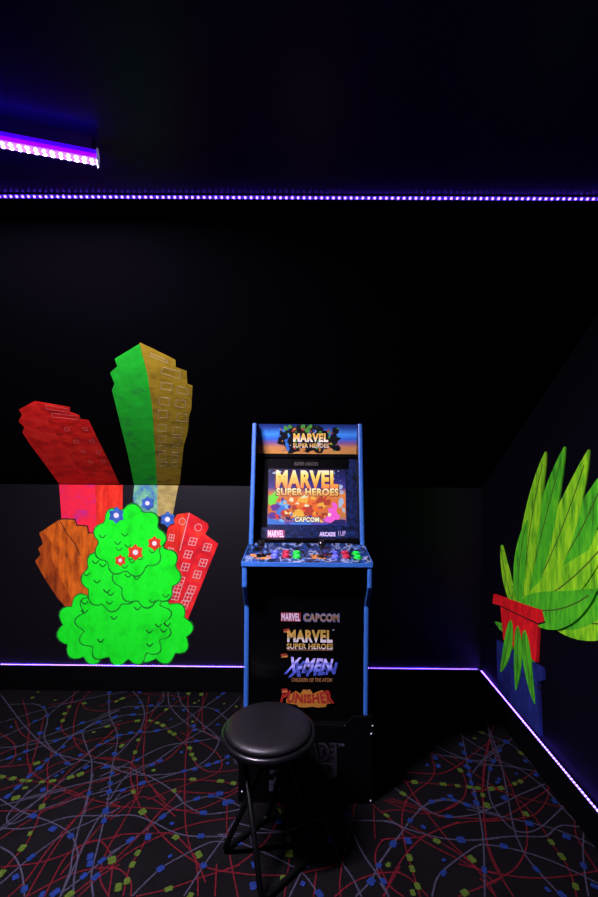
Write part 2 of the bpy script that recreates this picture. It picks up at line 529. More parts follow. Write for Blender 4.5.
fl = build_floor()
tag(fl, 'charcoal carpet with red and grey curves and blue and green squares', kind='structure')

# ------------------------------------------------------------------ walls, slope, ceiling
T = 0.06
bm = bmesh.new(); box(bm, XL, XR, YB, YB + T, -0.05, ZK)
tag(obj('wall_back', bm, M_wall), 'low black knee wall behind the arcade cabinet', kind='structure')
bm = bmesh.new()
nv = -SLOPE.n * T
prism(bm, [(XL, YB, ZK), (XR, YB, ZK), (gx(YC), YC, ZC), (XL, YC, ZC)], nv)
tag(obj('ceiling_slope', bm, M_slope), 'black sloped ceiling above the knee wall', kind='structure')
bm = bmesh.new(); prism(bm, [(XL, YF, ZC), (gx(YF), YF, ZC), (gx(YC), YC, ZC), (XL, YC, ZC)], (0, 0, T))
tag(obj('ceiling', bm, M_ceil), 'flat black ceiling', kind='structure')
for nm, x0, x1 in (('wall_right', XR, XR + T), ('wall_left', XL - T, XL)):
    bm = bmesh.new()
    X = gx if nm == 'wall_right' else (lambda y: XL - T)
    prism(bm, [(X(y), y, z) for y, z in ((YF, -.05), (YB + T, -.05), (YB + T, ZK), (YB, ZK), (YC, ZC), (YC, ZC + T), (YF, ZC + T))], (x1 - x0, 0, 0))
    tag(obj(nm, bm, M_gable), 'black gable wall under the sloped ceiling, on the ' + nm[5:], kind='structure')
bm = bmesh.new(); box(bm, XL, gx(YF), YF - T, YF, -.05, ZC + T)
tag(obj('wall_front', bm, M_gable), 'black wall behind the viewer', kind='structure')
BH, BT = 0.138, 0.014
bm = bmesh.new(); box(bm, XL, XR, YB - BT, YB, 0, BH)
tag(obj('baseboard_back', bm, M_base, bevel=.0015), 'black baseboard along the knee wall', kind='structure')
bm = bmesh.new(); prism(bm, [(gx(YF) - BT, YF, 0), (gx(YF), YF, 0), (gx(YB - BT), YB - BT, 0), (gx(YB - BT) - BT, YB - BT, 0)], (0, 0, BH))
tag(obj('baseboard_right', bm, M_base, bevel=.0015), 'black baseboard along the right gable wall', kind='structure')
bm = bmesh.new(); box(bm, XL, XL + BT, YF, YB - BT, 0, BH)
tag(obj('baseboard_left', bm, M_base, bevel=.0015), 'black baseboard along the left gable wall', kind='structure')

# ------------------------------------------------------------------ LED tapes
M_tape = flat('white_tape_board_glow', (0.50, 0.46, 0.62), 0.5, 0.3, emit=(0.10, 0.05, 0.75), es=0.16)  # diode light on the board put in as a weak even emission
M_diode = flat('violet_diode', (0.3, 0.3, 0.4), 0.4, emit=TAPE_COLOR, es=TAPE_STRENGTH)
M_diode_c = flat('violet_diode_ceiling', (0.3, 0.3, 0.4), 0.4, emit=TAPE_COLOR, es=26.0)

def tape(label, p0, p1, side, up, width, mat, first=None, dsz=0.0045):
    """tape from p0 to p1 lying on a face whose normal is up; side is its width direction"""
    p0, p1, side, up = Vector(p0), Vector(p1), Vector(side).normalized(), Vector(up).normalized()
    d = (p1 - p0).normalized(); Ln = (p1 - p0).length
    root = thing('led_strip', label, 'led strip', p0)
    R = Matrix((d, side, d.cross(side))).transposed().to_4x4()
    if R.to_3x3().col[2].dot(up) < 0:
        R = Matrix((d, -side, up)).transposed().to_4x4()
    b = bmesh.new(); box(b, 0, Ln, -width / 2, width / 2, 0.0004, 0.0016)
    obj('tape_board', b, M_tape, root, R)
    b = bmesh.new()
    n = int(Ln / 0.0166)
    for k in range(n):
        x = 0.0083 + k * 0.0166
        box(b, x - dsz / 2, x + dsz / 2, -dsz / 2, dsz / 2, 0.0016, 0.0032)
    dd = obj('diode_row', b, mat, root, R)
    dd['kind'] = 'stuff'
    return root

sl_off = SLOPE.n * 0.0
tape('long violet led strip running where the sloped and flat ceilings meet', SLOPE.at(XL + .02, (YB - YC) * math.sqrt(1 + SL * SL) - .010), SLOPE.at(XR - .02, (YB - YC) * math.sqrt(1 + SL * SL) - .010),
     SLOPE.uy, SLOPE.n, 0.010, M_diode_c)
tape('violet led strip on the baseboard of the knee wall behind the cabinet', (XL + .02, YB - .0052, BH), (XR - .012, YB - .0052, BH), (0, 1, 0), (0, 0, 1), 0.009, M_diode, dsz=.0036)
tape('violet led strip on the baseboard of the right gable wall', (gx(YB - .02) - .0052, YB - .02, BH), (gx(YF + .02) - .0052, YF + .02, BH), (1, 0, 0), (0, 0, 1), 0.009, M_diode)

# ------------------------------------------------------------------ black-light bar under the ceiling
ZBAR = 2.034
BARP = Plane((0, 0, ZBAR), (1, 0, 0), (0, 1, 0))
e1, e2 = BARP.hit(97, 163), BARP.hit(0, 145)
bdir = (e2 - e1).normalized()
BL = 0.60
ang = math.atan2(-bdir.y, -bdir.x)
bar = thing('light_bar', 'glowing violet black-light bar hanging under the ceiling at upper left', 'light', e1 + bdir * (BL / 2), ang)
M_house = flat('violet_housing_glow', (0.3, 0.25, 0.35), 0.4, emit=(0.020, 0.0, 1.0), es=22.0)  # housing made to emit, for the violet spill on the ceiling
M_house_top = flat('violet_housing_weak_glow', (0.3, 0.25, 0.35), 0.4, emit=(0.04, 0.0, 0.55), es=1.6)  # weaker emission on the upper faces, so the painted glow fades upwards
M_board = flat('led_board', (0.7, 0.6, 0.8), 0.4, emit=(0.62, 0.22, 1.0), es=1.2)  # brightness between the diodes put into the board as emission
M_bard = flat('black_light_diode', (0.8, 0.8, 0.8), 0.4, emit=BAR_COLOR, es=BAR_STRENGTH)
M_cap = flat('white_end_cap_glow', (0.7, 0.68, 0.75), 0.4, emit=(0.35, 0.3, 0.6), es=0.35)  # faint glow put into the cap's material, no diodes here
M_steel = flat('dark_steel_clip', (0.05, 0.05, 0.06), 0.35, metal=0.8)
b = bmesh.new()
prism(b, [(-BL / 2, -.013, .004), (-BL / 2, -.016, .012), (-BL / 2, -.012, .024), (-BL / 2, .012, .024), (-BL / 2, .016, .012), (-BL / 2, .013, .004)], (BL, 0, 0))
bmesh.ops.recalc_face_normals(b, faces=b.faces)
for f in b.faces:
    if f.normal.z > .1: f.material_index = 1
obj('housing', b, [M_house, M_house_top], bar)
b = bmesh.new(); box(b, -BL / 2, BL / 2, -.013, .013, .0015, .004)
obj('led_board', b, M_board, bar)
for y in (-.0075, .0075):
    b = bmesh.new()
    for k in range(int(BL / .0166)):
        x = -BL / 2 + .0083 + k * .0166
        box(b, x - .0017, x + .0017, y - .0017, y + .0017, .0003, .0015, 1)
    b.normal_update()
    bmesh.ops.recalc_face_normals(b, faces=b.faces)
    for f in b.faces:
        if f.normal.z < -.9: f.material_index = 0
    tag(obj('diode_row', b, [M_bard, M_board], bar), kind='stuff')
for s in (-1, 1):
    b = bmesh.new(); box(b, min(s * BL / 2, s * (BL / 2 + .004)), max(s * BL / 2, s * (BL / 2 + .004)), -.017, .017, -.002, .026)
    obj('end_cap', b, M_cap, bar, bevel=.001)
    b = bmesh.new(); box(b, s * BL * .488 - .002, s * BL * .488 + .002, -.010, .010, .024, ZC - ZBAR)
    obj('mounting_clip', b, M_steel, bar)

# ------------------------------------------------------------------ print and text helpers
def text_verts(body, offset=0.0, extrude=0.0):
    cu = bpy.data.curves.new('t', 'FONT')
    cu.body = body
    cu.offset = offset
    cu.extrude = extrude
    cu.resolution_u = 3
    cu.space_character = 1.0 + offset * 2.2
    cu.fill_mode = 'FRONT' if extrude == 0 else 'BOTH'
    o = bpy.data.objects.new('t', cu)
    COL.objects.link(o)
    dg = bpy.context.evaluated_depsgraph_get()
    me = bpy.data.meshes.new_from_object(o.evaluated_get(dg))
    bpy.data.objects.remove(o)
    bpy.data.curves.remove(cu)
    return me

def lettering(name, body, plane, pxbox, mats, parent, rel, off=0.001, bold=0.02, warp=None, spread=None):
    """printed words filling a box of the plane; pxbox = the box as it lies on the plane, (u0,v0,u1,v1)"""
    me = text_verts(body, bold)
    xs = [v.co.x for v in me.vertices]; ys = [v.co.y for v in me.vertices]
    x0, x1, y0, y1 = min(xs), max(xs), min(ys), max(ys)
    u0, v0, u1, v1 = pxbox
    for v in me.vertices:
        s, t = (v.co.x - x0) / (x1 - x0), (v.co.y - y0) / (y1 - y0)
        if warp: s, t = warp(s, t)
        v.co = Vector((u0 + s * (u1 - u0), v0 + t * (v1 - v0), 0))
    me.materials.clear()
    return link(name, me, mats, parent, plane.mat(off, rel))

def ubox(plane, x0, y0, x1, y1):
    a, b = plane.uv(x0, y1), plane.uv(x1, y0)
    return (a.x, a.y, b.x, b.y)

def plate(name, plane, ub, mat, parent, rel, off=0.0005, th=0.0004):
    b = bmesh.new(); box(b, ub[0], ub[2], ub[1], ub[3], -th, 0)
    return obj(name, b, mat, parent, plane.mat(off, rel))

# ------------------------------------------------------------------ arcade cabinet
CX, CY = 0.023, 1.77
REL = Vector((CX, CY, 0))
cab = thing('arcade_cabinet', 'black two-player arcade cabinet with blue edges and lit screen', 'arcade machine', (CX, CY, 0.302))
cab.location.z = 0.302
REL = Vector((CX, CY, 0.302))
def L(y, z): return (y - CY, z - 0.302)
HW = 0.2413
PT = 0.0165
M_black = flat('black_laminate', (0.0010, 0.0009, 0.0012), 0.28, 0.25)
M_dull = flat('black_plastic', (0.0008, 0.0008, 0.0010), 0.55, 0.06)
M_trim = flat('blue_edge_molding', (0.024, 0.108, 0.36), 0.42, 0.3)
M_gloss = flat('glossy_black_plastic', (0.004, 0.004, 0.005), 0.12, 0.6)
PROF = [(2.27, .302), (1.79, .302), (1.79, .754), (1.712, .85), (1.712, .924), (1.925, .942), (1.925, .962), (1.945, 1.06), (1.988, 1.26), (2.03, 1.474), (2.27, 1.474)]
for s in (-1, 1):
    xa = s * HW if s < 0 else HW - PT
    b = bmesh.new()
    prism(b, [(xa, *L(y, z)) for y, z in PROF], (PT, 0, 0))
    sp = obj('side_panel', b, M_black, cab)
    # the blue edging follows the front of the panel and its top
    for seq in (PROF[1:5], PROF[6:]):
        b = bmesh.new()
        pts = seq
        nrm = []
        for i in range(len(pts)):
            a0 = pts[max(i - 1, 0)]; a1 = pts[min(i + 1, len(pts) - 1)]
            dy, dz = a1[0] - a0[0], a1[1] - a0[1]
            l = math.hypot(dy, dz)
            nrm.append((-dz / l, dy / l))
        vs = []
        for (y, z), (ny, nz) in zip(pts, nrm):
            row = []
            for x, k in ((xa - .0004, .0002), (xa + .004, .0030), (xa + PT - .004, .0030), (xa + PT + .0004, .0002), (xa + PT + .0004, -.002), (xa - .0004, -.002)):
                yy, zz = L(y + ny * k, z + nz * k)
                row.append(b.verts.new((x, yy, zz)))
            vs.append(row)
        for r0, r1 in zip(vs, vs[1:]):
            for i in range(6):
                b.faces.new((r0[i], r0[(i + 1) % 6], r1[(i + 1) % 6], r1[i]))
        b.faces.new(vs[0]); b.faces.new(list(reversed(vs[-1])))
        obj('edge_molding', b, M_trim, sp)
IW = HW - PT
# deck
M_deck = blotch('blue_white_collage_print', [(0, (.0015, .002, .004)), (.40, (.008, .035, .15)), (.455, (.0015, .002, .005)), (.51, (.045, .10, .26)), (.56, (.20, .23, .33)), (.61, (.0015, .002, .005)), (.66, (.010, .045, .20))], 30, 0.4, 1.5, (1, .42, 1))
def deck_z(y): return .942 + (y - 1.708) * .085
b = bmesh.new()
prism(b, [(-HW - .001, *L(1.708, .942)), (-HW - .001, *L(1.708, .926)), (-HW - .001, *L(1.922, .9445)), (-HW - .001, *L(1.922, deck_z(1.922)))], (2 * HW + .002, 0, 0))
prism(b, [(-IW, *L(1.9215, deck_z(1.9215))), (-IW, *L(1.9215, .945)), (-IW, *L(2.0, .945)), (-IW, *L(2.0, deck_z(2.0)))], (2 * IW, 0, 0))
deck = obj('control_deck', b, M_deck, cab)
b = bmesh.new()
box(b, -HW - .0015, HW + .0015, L(1.7045, 0)[0], L(1.708, 0)[0], .926 - .302, .9425 - .302)
obj('edge_molding', b, M_trim, deck, bevel=.0012)
for s in (-1, 1):
    b = bmesh.new()
    xa = s * (HW + .001)
    prism(b, [(xa, *L(1.708, .9425)), (xa, *L(1.708, .926)), (xa, *L(1.922, .9445)), (xa, *L(1.922, .9605))], (s * .0022, 0, 0))
    obj('edge_molding', b, M_trim, deck)
b = bmesh.new(); box(b, -IW, IW, L(1.955, 0)[0], L(1.999, 0)[0], deck_z(1.955) - .302, .977 - .302)
obj('deck_rear_strip', b, M_dull, cab)  # black strip along the rear of the deck
# panels
b = bmesh.new(); box(b, -IW, IW, L(1.80, 0)[0], L(1.812, 0)[0], 0.0, .925 - .302)
kick = obj('front_panel', b, flat('glossy_front_print', (0.0008, 0.0008, 0.0010), 0.2, 0.25), cab)
b = bmesh.new(); box(b, -IW, IW, L(1.715, 0)[0], L(1.80, 0)[0], .915 - .302, .924 - .302)
obj('deck_underside', b, M_dull, cab)
b = bmesh.new(); box(b, -IW, IW, L(2.255, 0)[0], L(2.268, 0)[0], 0.0, 1.47 - .302)
obj('back_panel', b, M_dull, cab)
b = bmesh.new(); box(b, -IW, IW, L(2.082, 0)[0], L(2.255, 0)[0], 1.464 - .302, 1.4735 - .302)
obj('top_panel', b, M_dull, cab)
b = bmesh.new(); box(b, -IW, IW, L(2.098, 0)[0], L(2.15, 0)[0], 1.325 - .302, 1.341 - .302)
obj('marquee_shelf', b, M_dull, cab)

# bezel and screen
BEZ = Plane((CX, 1.999, .965), (1, 0, 0), (0, .116, .372))
M_bezel = blotch('navy_collage_print', [(0, (.0015, .002, .006)), (.44, (.004, .012, .07)), (.50, (.002, .003, .010)), (.56, (.010, .034, .15)), (.60, (.003, .006, .03)), (.68, (.013, .045, .17))], 48, 0.35, 3.0)
BHT = math.hypot(.116, .372)
b = bmesh.new(); box(b, -IW, IW, 0, BHT, -.012, 0)
bez = obj('bezel', b, M_bezel, cab, BEZ.mat(0, REL))
def on_bez(px0, py0, px1, py1):
    return ubox(BEZ, px0, py0, px1, py1)
su = on_bez(267.4, 469.6, 345.0, 524.6)
# black frame left of and around the screen
b = bmesh.new()
for a in ((-IW, su[1] - .012, su[0] - .002, BHT - .002), (su[0] - .002, su[3] + .002, su[2] + .018, BHT - .002)):
    box(b, a[0], a[2], a[1], a[3], .0002, .0012)
obj('black_surround', b, flat('black_bezel_ink', (.0006, .0006, .0010), .5, .03), bez)
SCR = Plane(BEZ.at(0, 0, .0015), BEZ.ux, BEZ.uy)
def emi(name, c, s=1.0):
    return flat(name, (.01, .01, .01), .25, .4, emit=c, es=s)
SW, SH = su[2] - su[0], su[3] - su[1]
M_scr = grad('screen_glow', [(0, srgb(38, 60, 190)), (.16, srgb(200, 120, 60)), (.35, srgb(225, 110, 50)), (.55, srgb(225, 130, 60)), (.66, srgb(60, 50, 150)), (.85, srgb(22, 22, 100)), (1, srgb(14, 12, 60))], 'Y', su[1], su[3], emit=1.0, rough=.2)
scr = plate('screen', BEZ, su, M_scr, cab, REL, .0015, .0014)
# picture on the screen: loose splashes of colour
COLS = {'lime': srgb(110, 230, 40), 'blue': srgb(60, 120, 225), 'sky': srgb(120, 190, 245), 'orange': srgb(240, 110, 30), 'amber': srgb(245, 180, 60),
        'rust': srgb(180, 60, 30), 'purple': srgb(90, 40, 150), 'pink': srgb(245, 90, 215), 'navy': srgb(20, 25, 90), 'cream': srgb(245, 230, 190), 'red': srgb(215, 40, 40), 'silver': srgb(170, 185, 215)}
cmats = [emi('screen_' + k, c) for k, c in COLS.items()]
cidx = {k: i for i, k in enumerate(COLS)}
b = bmesh.new()
rnd = random.Random(21)
lay = [0]
def splash(fx, fy, r, col, sq=1.0, rot=0.0):
    lay[0] += 1
    n = 11
    cx, cy = su[0] + fx * SW, su[1] + (1 - fy) * SH
    vs = []
    for k in range(n):
        a = 2 * math.pi * k / n
        rr = r * SW * rnd.uniform(.6, 1.15)
        x, y = rr * math.cos(a), rr * math.sin(a) * sq
        x, y = x * math.cos(rot) - y * math.sin(rot), x * math.sin(rot) + y * math.cos(rot)
        x = min(max(cx + x, su[0] + .001), su[2] - .001); y = min(max(cy + y, su[1] + .001), su[3] - .001)
        vs.append(b.verts.new((x, y, .000006 * lay[0])))
    b.faces.new(vs).material_index = cidx[col]
for fx, fy, r, c, sq in [(.08, .98, .20, 'blue', .35), (.45, .98, .16, 'blue', .4), (.9, .97, .14, 'navy', .5), (.05, .55, .085, 'lime', .8), (.10, .48, .05, 'lime', .9), (.03, .62, .04, 'lime', .7),
        (.16, .72, .11, 'blue', .8), (.10, .70, .06, 'purple', .8), (.20, .62, .07, 'sky', .5), (.06, .85, .07, 'purple', .7), (.22, .80, .06, 'rust', .9), (.25, .68, .05, 'sky', .6), (.13, .86, .05, 'red', .6), (.28, .88, .05, 'navy', .7),
        (.36, .58, .10, 'orange', .7), (.48, .56, .10, 'amber', .6), (.57, .62, .11, 'orange', .8), (.44, .70, .09, 'orange', .9), (.40, .80, .09, 'amber', .8), (.55, .76, .10, 'rust', .7), (.63, .70, .08, 'orange', .9), (.68, .56, .07, 'rust', .7),
        (.34, .70, .04, 'rust', 1.), (.50, .66, .04, 'cream', .5), (.62, .82, .08, 'orange', .6), (.72, .82, .05, 'rust', .8), (.30, .56, .04, 'cream', .7), (.38, .63, .03, 'cream', .8), (.58, .52, .05, 'amber', .6), (.47, .50, .06, 'cream', .4),
        (.70, .65, .05, 'amber', .8), (.76, .60, .05, 'rust', 1.), (.80, .90, .08, 'pink', .7), (.83, .78, .07, 'pink', 1.2), (.86, .66, .035, 'pink', 1.8), (.88, .85, .05, 'pink', .8), (.79, .82, .03, 'cream', .8),
        (.94, .60, .035, 'silver', 2.2), (.97, .74, .02, 'silver', 2.), (.93, .32, .05, 'silver', .8), (.95, .42, .03, 'silver', 1.), (.52, .88, .06, 'purple', .5), (.66, .92, .06, 'amber', .4), (.18, .93, .05, 'sky', .4)]:
    splash(fx, fy, r, c, sq, rnd.uniform(-.5, .5))
for k in range(46):
    splash(rnd.uniform(.14, .76), rnd.uniform(.52, .93), rnd.uniform(.010, .028), rnd.choice(['rust', 'amber', 'cream', 'orange', 'purple', 'navy', 'blue', 'red']), rnd.uniform(.5, 1.2), rnd.uniform(0, 3))
for k in range(24):
    splash(rnd.uniform(.01, .99), rnd.uniform(.03, .45), rnd.uniform(.004, .009), rnd.choice(['sky', 'silver', 'blue']), 1.)
splash(.10, .07, .07, 'silver', .25, .25)
obj('picture', b, cmats, scr, Matrix.Translation((0, 0, .0002)))
BEZ2 = SCR
def words(name, body, box4, mats, parent, plane, off, bold, warp=None):
    o = lettering(name, body, plane, ubox(plane, *box4), mats, None, (0, 0, 0), off, bold, warp)
    mw = plane.mat(off, (0, 0, 0))
    # into the parent's space
    par = parent
    pm = Matrix.Identity(4)
    chain = []
    while par is not None:
        chain.append(par); par = par.parent
    for q in reversed(chain):
        pm = pm @ q.matrix_basis
    o.parent = parent
    o.matrix_local = pm.inverted() @ mw
    return o
def ginfo(plane, box4):
    u = ubox(plane, *box4)
    return u[1], u[3]
bx = (275.8, 470.6, 338.0, 488.2)
v0, v1 = ginfo(SCR, bx)
words('title_shadow', 'MARVEL', (274.6, 469.9, 338.9, 489.4), emi('screen_title_shadow', srgb(120, 30, 20)), scr, SCR, .0006, .075)
words('title', 'MARVEL', bx, grad('screen_title', [(0, srgb(255, 120, 20)), (.45, srgb(255, 190, 30)), (.75, srgb(255, 225, 90)), (1, srgb(255, 250, 220))], 'Y', v0, v1, emit=1.0), scr, SCR, .0010, .05)
bx = (276.2, 488.6, 338.4, 495.4)
v0, v1 = ginfo(SCR, bx)
words('subtitle_shadow', 'SUPER HEROES', (275.4, 488.0, 339.2, 496.2), emi('screen_subtitle_shadow', srgb(90, 30, 30)), scr, SCR, .0007, .07)
words('subtitle', 'SUPER HEROES', bx, grad('screen_subtitle', [(0, srgb(235, 150, 30)), (.6, srgb(250, 215, 110)), (1, srgb(255, 245, 200))], 'Y', v0, v1, emit=1.0), scr, SCR, .0011, .035)
words('maker_shadow', 'CAPCOM', (293.9, 516.5, 319.9, 522.7), emi('screen_maker_shadow', srgb(25, 35, 120)), scr, SCR, .0007, .08)
words('maker_name', 'CAPCOM', (294.7, 517.2, 319.2, 522.0), emi('screen_maker', srgb(250, 245, 190)), scr, SCR, .0011, .04)
# printed logos on the bezel
pl = plate('logo_plate', BEZ, on_bez(267.2, 530.0, 284.6, 537.8), flat('dark_red_ink', (.20, .02, .06), .4), bez, BEZ.o, .0008)
pl.matrix_local = Matrix.Translation((0, 0, .0008))
words('logo_lettering', 'MARVEL', (267.9, 530.6, 284.0, 537.2), flat('pale_pink_ink', (.80, .48, .62), .5), bez, BEZ, .0013, .03)
words('logo_lettering', 'ARCADE', (319.4, 532.0, 335.4, 536.4), flat('pale_lavender_ink', (.50, .42, .62), .5), bez, BEZ, .0010, .05)
words('logo_lettering', '1UP', (338.4, 531.0, 345.6, 536.0), flat('lavender_ink', (.32, .26, .45), .5), bez, BEZ, .0010, .02)
words('small_lettering', 'SUPER HEROES', (294.5, 462.2, 318.0, 465.6), flat('dim_gold_ink', (.030, .018, .010), .5), bez, BEZ, .0016, .02)

# marquee
MARQ = Plane((CX, 2.098, 1.341), (1, 0, 0), (0, -.024, .133))
mh = math.hypot(.024, .133)
M_marq = grad('sunset_marquee_print', [(0, (.50, .24, .05)), (.22, (.52, .22, .07)), (.36, (.20, .09, .20)), (.50, (.03, .12, .52)), (.66, (.05, .26, .70)), (.86, (.02, .06, .26)), (1, (.008, .02, .10))], 'Y', 0, mh, rough=.3)
b = bmesh.new(); box(b, -IW, IW, 0, mh, -.006, 0)
mq = obj('marquee', b, M_marq, cab, MARQ.mat(0, REL))
b = bmesh.new()
rnd = random.Random(8)
mqc = [flat('marquee_' + n, c, .35) for n, c in (('black_ink', (.004, .004, .006)), ('navy_ink', (.015, .03, .14)), ('green_ink', (.06, .26, .03)), ('red_ink', (.30, .03, .03)), ('orange_ink', (.42, .16, .02)), ('blue_ink', (.03, .15, .5)), ('pale_ink', (.5, .5, .6)))]
lay2 = 0
def patch(fx, fy, r, ci, sq=1.0, lo=.55):
    global lay2
    lay2 += 1
    vs = []
    cx, cy = -IW + fx * 2 * IW, fy * mh
    for k in range(10):
        a = 2 * math.pi * k / 10 + .2
        rr = r * rnd.uniform(lo, 1.15)
        vs.append(b.verts.new((min(max(cx + rr * math.cos(a), -IW + .001), IW - .001), min(max(cy + rr * sq * math.sin(a), .001), mh - .001), .000005 * lay2)))
    b.faces.new(vs).material_index = ci
for fx, fy, r in [(.26, .62, .030), (.30, .35, .030), (.36, .78, .030), (.36, .2, .032), (.44, .86, .030), (.52, .25, .036), (.52, .9, .028), (.6, .82, .032), (.62, .22, .034), (.70, .62, .034), (.74, .36, .034), (.78, .5, .028), (.80, .2, .020), (.78, .8, .02), (.24, .42, .018), (.5, .6, .06), (.4, .55, .04), (.62, .55, .05)]:
    patch(fx, fy, r, 0)
for k in range(70):
    fx, fy = rnd.uniform(.22, .82), rnd.uniform(.08, .94)
    patch(fx, fy, rnd.uniform(.003, .010), rnd.choice([1, 1, 2, 3, 4, 5, 6, 0, 2, 3]), rnd.uniform(.5, 1.6))
for fx, fy, r in [(.29, .86, .014), (.33, .92, .010), (.50, .80, .016), (.46, .92, .012), (.53, .93, .010), (.72, .74, .008)]:
    patch(fx, fy, r, 2)
for fx, fy, r in [(.30, .30, .010), (.31, .16, .008), (.29, .44, .008)]:
    patch(fx, fy, r, 5, 1.6)
obj('marquee_art', b, mqc, mq, Matrix.Translation((0, 0, .0003)))
gold = [(0, (.85, .80, .70)), (.35, (.80, .62, .30)), (.6, (.75, .42, .05)), (1, (.80, .52, .10))]
bx = (293.2, 433.4, 328.4, 441.8); v0, v1 = ginfo(MARQ, bx)
words('marquee_lettering', 'MARVEL', (292.4, 432.8, 329.2, 442.6), flat('marquee_letter_edge', (.01, .006, .004), .4), mq, MARQ, .0011, .07)
words('marquee_lettering', 'MARVEL', bx, grad('marquee_gold', gold, 'Y', v0, v1), mq, MARQ, .0014, .05)
bx = (293.0, 443.6, 328.8, 447.4); v0, v1 = ginfo(MARQ, bx)
words('marquee_lettering', 'SUPER HEROES', bx, grad('marquee_gold_small', gold, 'Y', v0, v1), mq, MARQ, .0014, .02)

# kick panel logos
KP = Plane((CX, 1.80, 0), (1, 0, 0), (0, 0, 1))
def kick_plate(name, px4, mat, off=.0005):
    o = plate(name, KP, ubox(KP, *px4), mat, kick, (0, 0, 0), off)
    o.matrix_local = Matrix.Translation((CX, 1.8, 0)) @ o.matrix_local if False else (Matrix.Translation(-REL) @ KP.mat(off))
    return o
kick_plate('logo_plate', (280.8, 612.6, 300.8, 621.4), flat('crimson_ink', (.15, .006, .016), .4))
words('logo_lettering', 'MARVEL', (281.4, 613.2, 300.3, 620.8), flat('white_ink', (.50, .46, .54), .5), kick, KP, .0010, .03)
bx = (303.6, 613.8, 339.0, 621.4)
words('logo_lettering', 'CAPCOM', (303.0, 613.2, 339.6, 622.0), flat('steel_blue_ink', (.08, .095, .20), .5), kick, KP, .0006, .07)
v0, v1 = ginfo(KP, bx)
words('logo_lettering', 'CAPCOM', (304.4, 614.4, 338.3, 620.9), grad('amber_ink', [(0, (.30, .17, .06)), (.5, (.22, .10, .025)), (1, (.30, .21, .14))], 'Y', v0, v1), kick, KP, .0010, .02)
gold2 = [(0, (.55, .52, .62)), (.25, (.50, .46, .42)), (.42, (.40, .26, .06)), (.8, (.38, .23, .03)), (1, (.34, .22, .06))]
bx = (287.2, 630.0, 332.6, 642.2); v0, v1 = ginfo(KP, bx)
words('title_lettering', 'MARVEL', bx, grad('gold_white_ink', gold2, 'Y', v0, v1), kick, KP, .0010, .045)
bx = (286.8, 643.6, 333.0, 648.9); v0, v1 = ginfo(KP, bx)
words('title_lettering', 'SUPER HEROES', bx, grad('gold_white_small_ink', gold2, 'Y', v0, v1), kick, KP, .0010, .03)
kick_plate('rule_line', (287.4, 649.7, 332.8, 650.2), flat('brown_ink', (.16, .07, .02), .5))
tmk = flat('grey_mark_ink', (.35, .33, .38), .5)
words('trademark', 'TM', (332.0, 629.4, 334.2, 630.5), tmk, kick, KP, .0010, .03)
def slant_tag(px, py):
    words('small_lettering', 'MARVEL', (px, py, px + 6.0, py + 1.7), flat('red_small_ink', (.40, .03, .02), .5), kick, KP, .0012, .04, lambda s, t: (s + .12 * t, t + .3 * (s - .5)))
    words('small_lettering', 'COMICS', (px + .4, py + 2.0, px + 6.4, py + 3.7), flat('orange_small_ink', (.60, .28, .06), .5), kick, KP, .0012, .04, lambda s, t: (s + .12 * t, t + .3 * (s - .5)))
slant_tag(283.2, 628.6); slant_tag(280.6, 653.6); slant_tag(281.0, 688.4)
# X-MEN: wide letters leaning away, blue below and white above
def xw(s, t): return (s + .06 * t - .10 * (1 - t) * (1 - s), t * (1.0 - .32 * s) + .40 * s * .55)
bx = (288.0, 657.2, 331.0, 674.0); v0, v1 = ginfo(KP, bx)
def xw_lo(s, t): s, t = xw(s, t); return s + .10, t - .20
words('title_lettering', 'X-MEN', bx, flat('deep_blue_ink', (.045, .07, .36), .45), kick, KP, .0008, .055, xw_lo)
words('title_lettering', 'X-MEN', bx, grad('blue_white_ink', [(0, (.05, .07, .40)), (.30, (.12, .16, .62)), (.50, (.45, .42, .85)), (.62, (.10, .14, .60)), (.75, (.55, .50, .86)), (1, (.35, .30, .75))], 'Y', v0, v1), kick, KP, .0011, .035, xw)
words('title_lettering', 'CHILDREN OF THE ATOM', (291.4, 678.0, 332.0, 681.6), flat('orange_ink', (.22, .10, .03), .5), kick, KP, .0010, .03)
# THE PUNISHER: red letters taller at both ends over an orange base
b = bmesh.new()
pts = [(286.4, 703.0), (286.0, 699.5), (290.5, 694.0), (296, 691), (300.5, 694), (302, 690.6), (311, 690.6), (313, 694), (318, 691.4), (323, 690), (330.8, 703.5), (327, 704.0), (325.8, 706.8), (318, 707.6), (313, 706.6), (306, 707.4), (299, 707), (296.5, 704.6)]
prism(b, [(*KP.uv(x, y).xy, 0) for x, y in pts], (0, 0, -.0003))
o = obj('orange_backing', b, flat('orange_base_ink', (.34, .145, .018), .45), kick, Matrix.Translation(-REL) @ KP.mat(.0006))
def pw(s, t):
    k = abs(2 * s - 1)
    return (s + .16 * (s - .5) * (1 - t) - .02, t * (.62 + .38 * k ** 1.6))
words('title_lettering', 'PUNISHER', (284.6, 688.6, 331.8, 703.0), flat('dark_red_title_ink', (.26, .014, .010), .45), kick, KP, .0011, .05, pw)
words('small_lettering', 'THE', (302.6, 689.4, 310.6, 692.6), flat('ochre_ink', (.40, .16, .03), .45), kick, KP, .0011, .05)

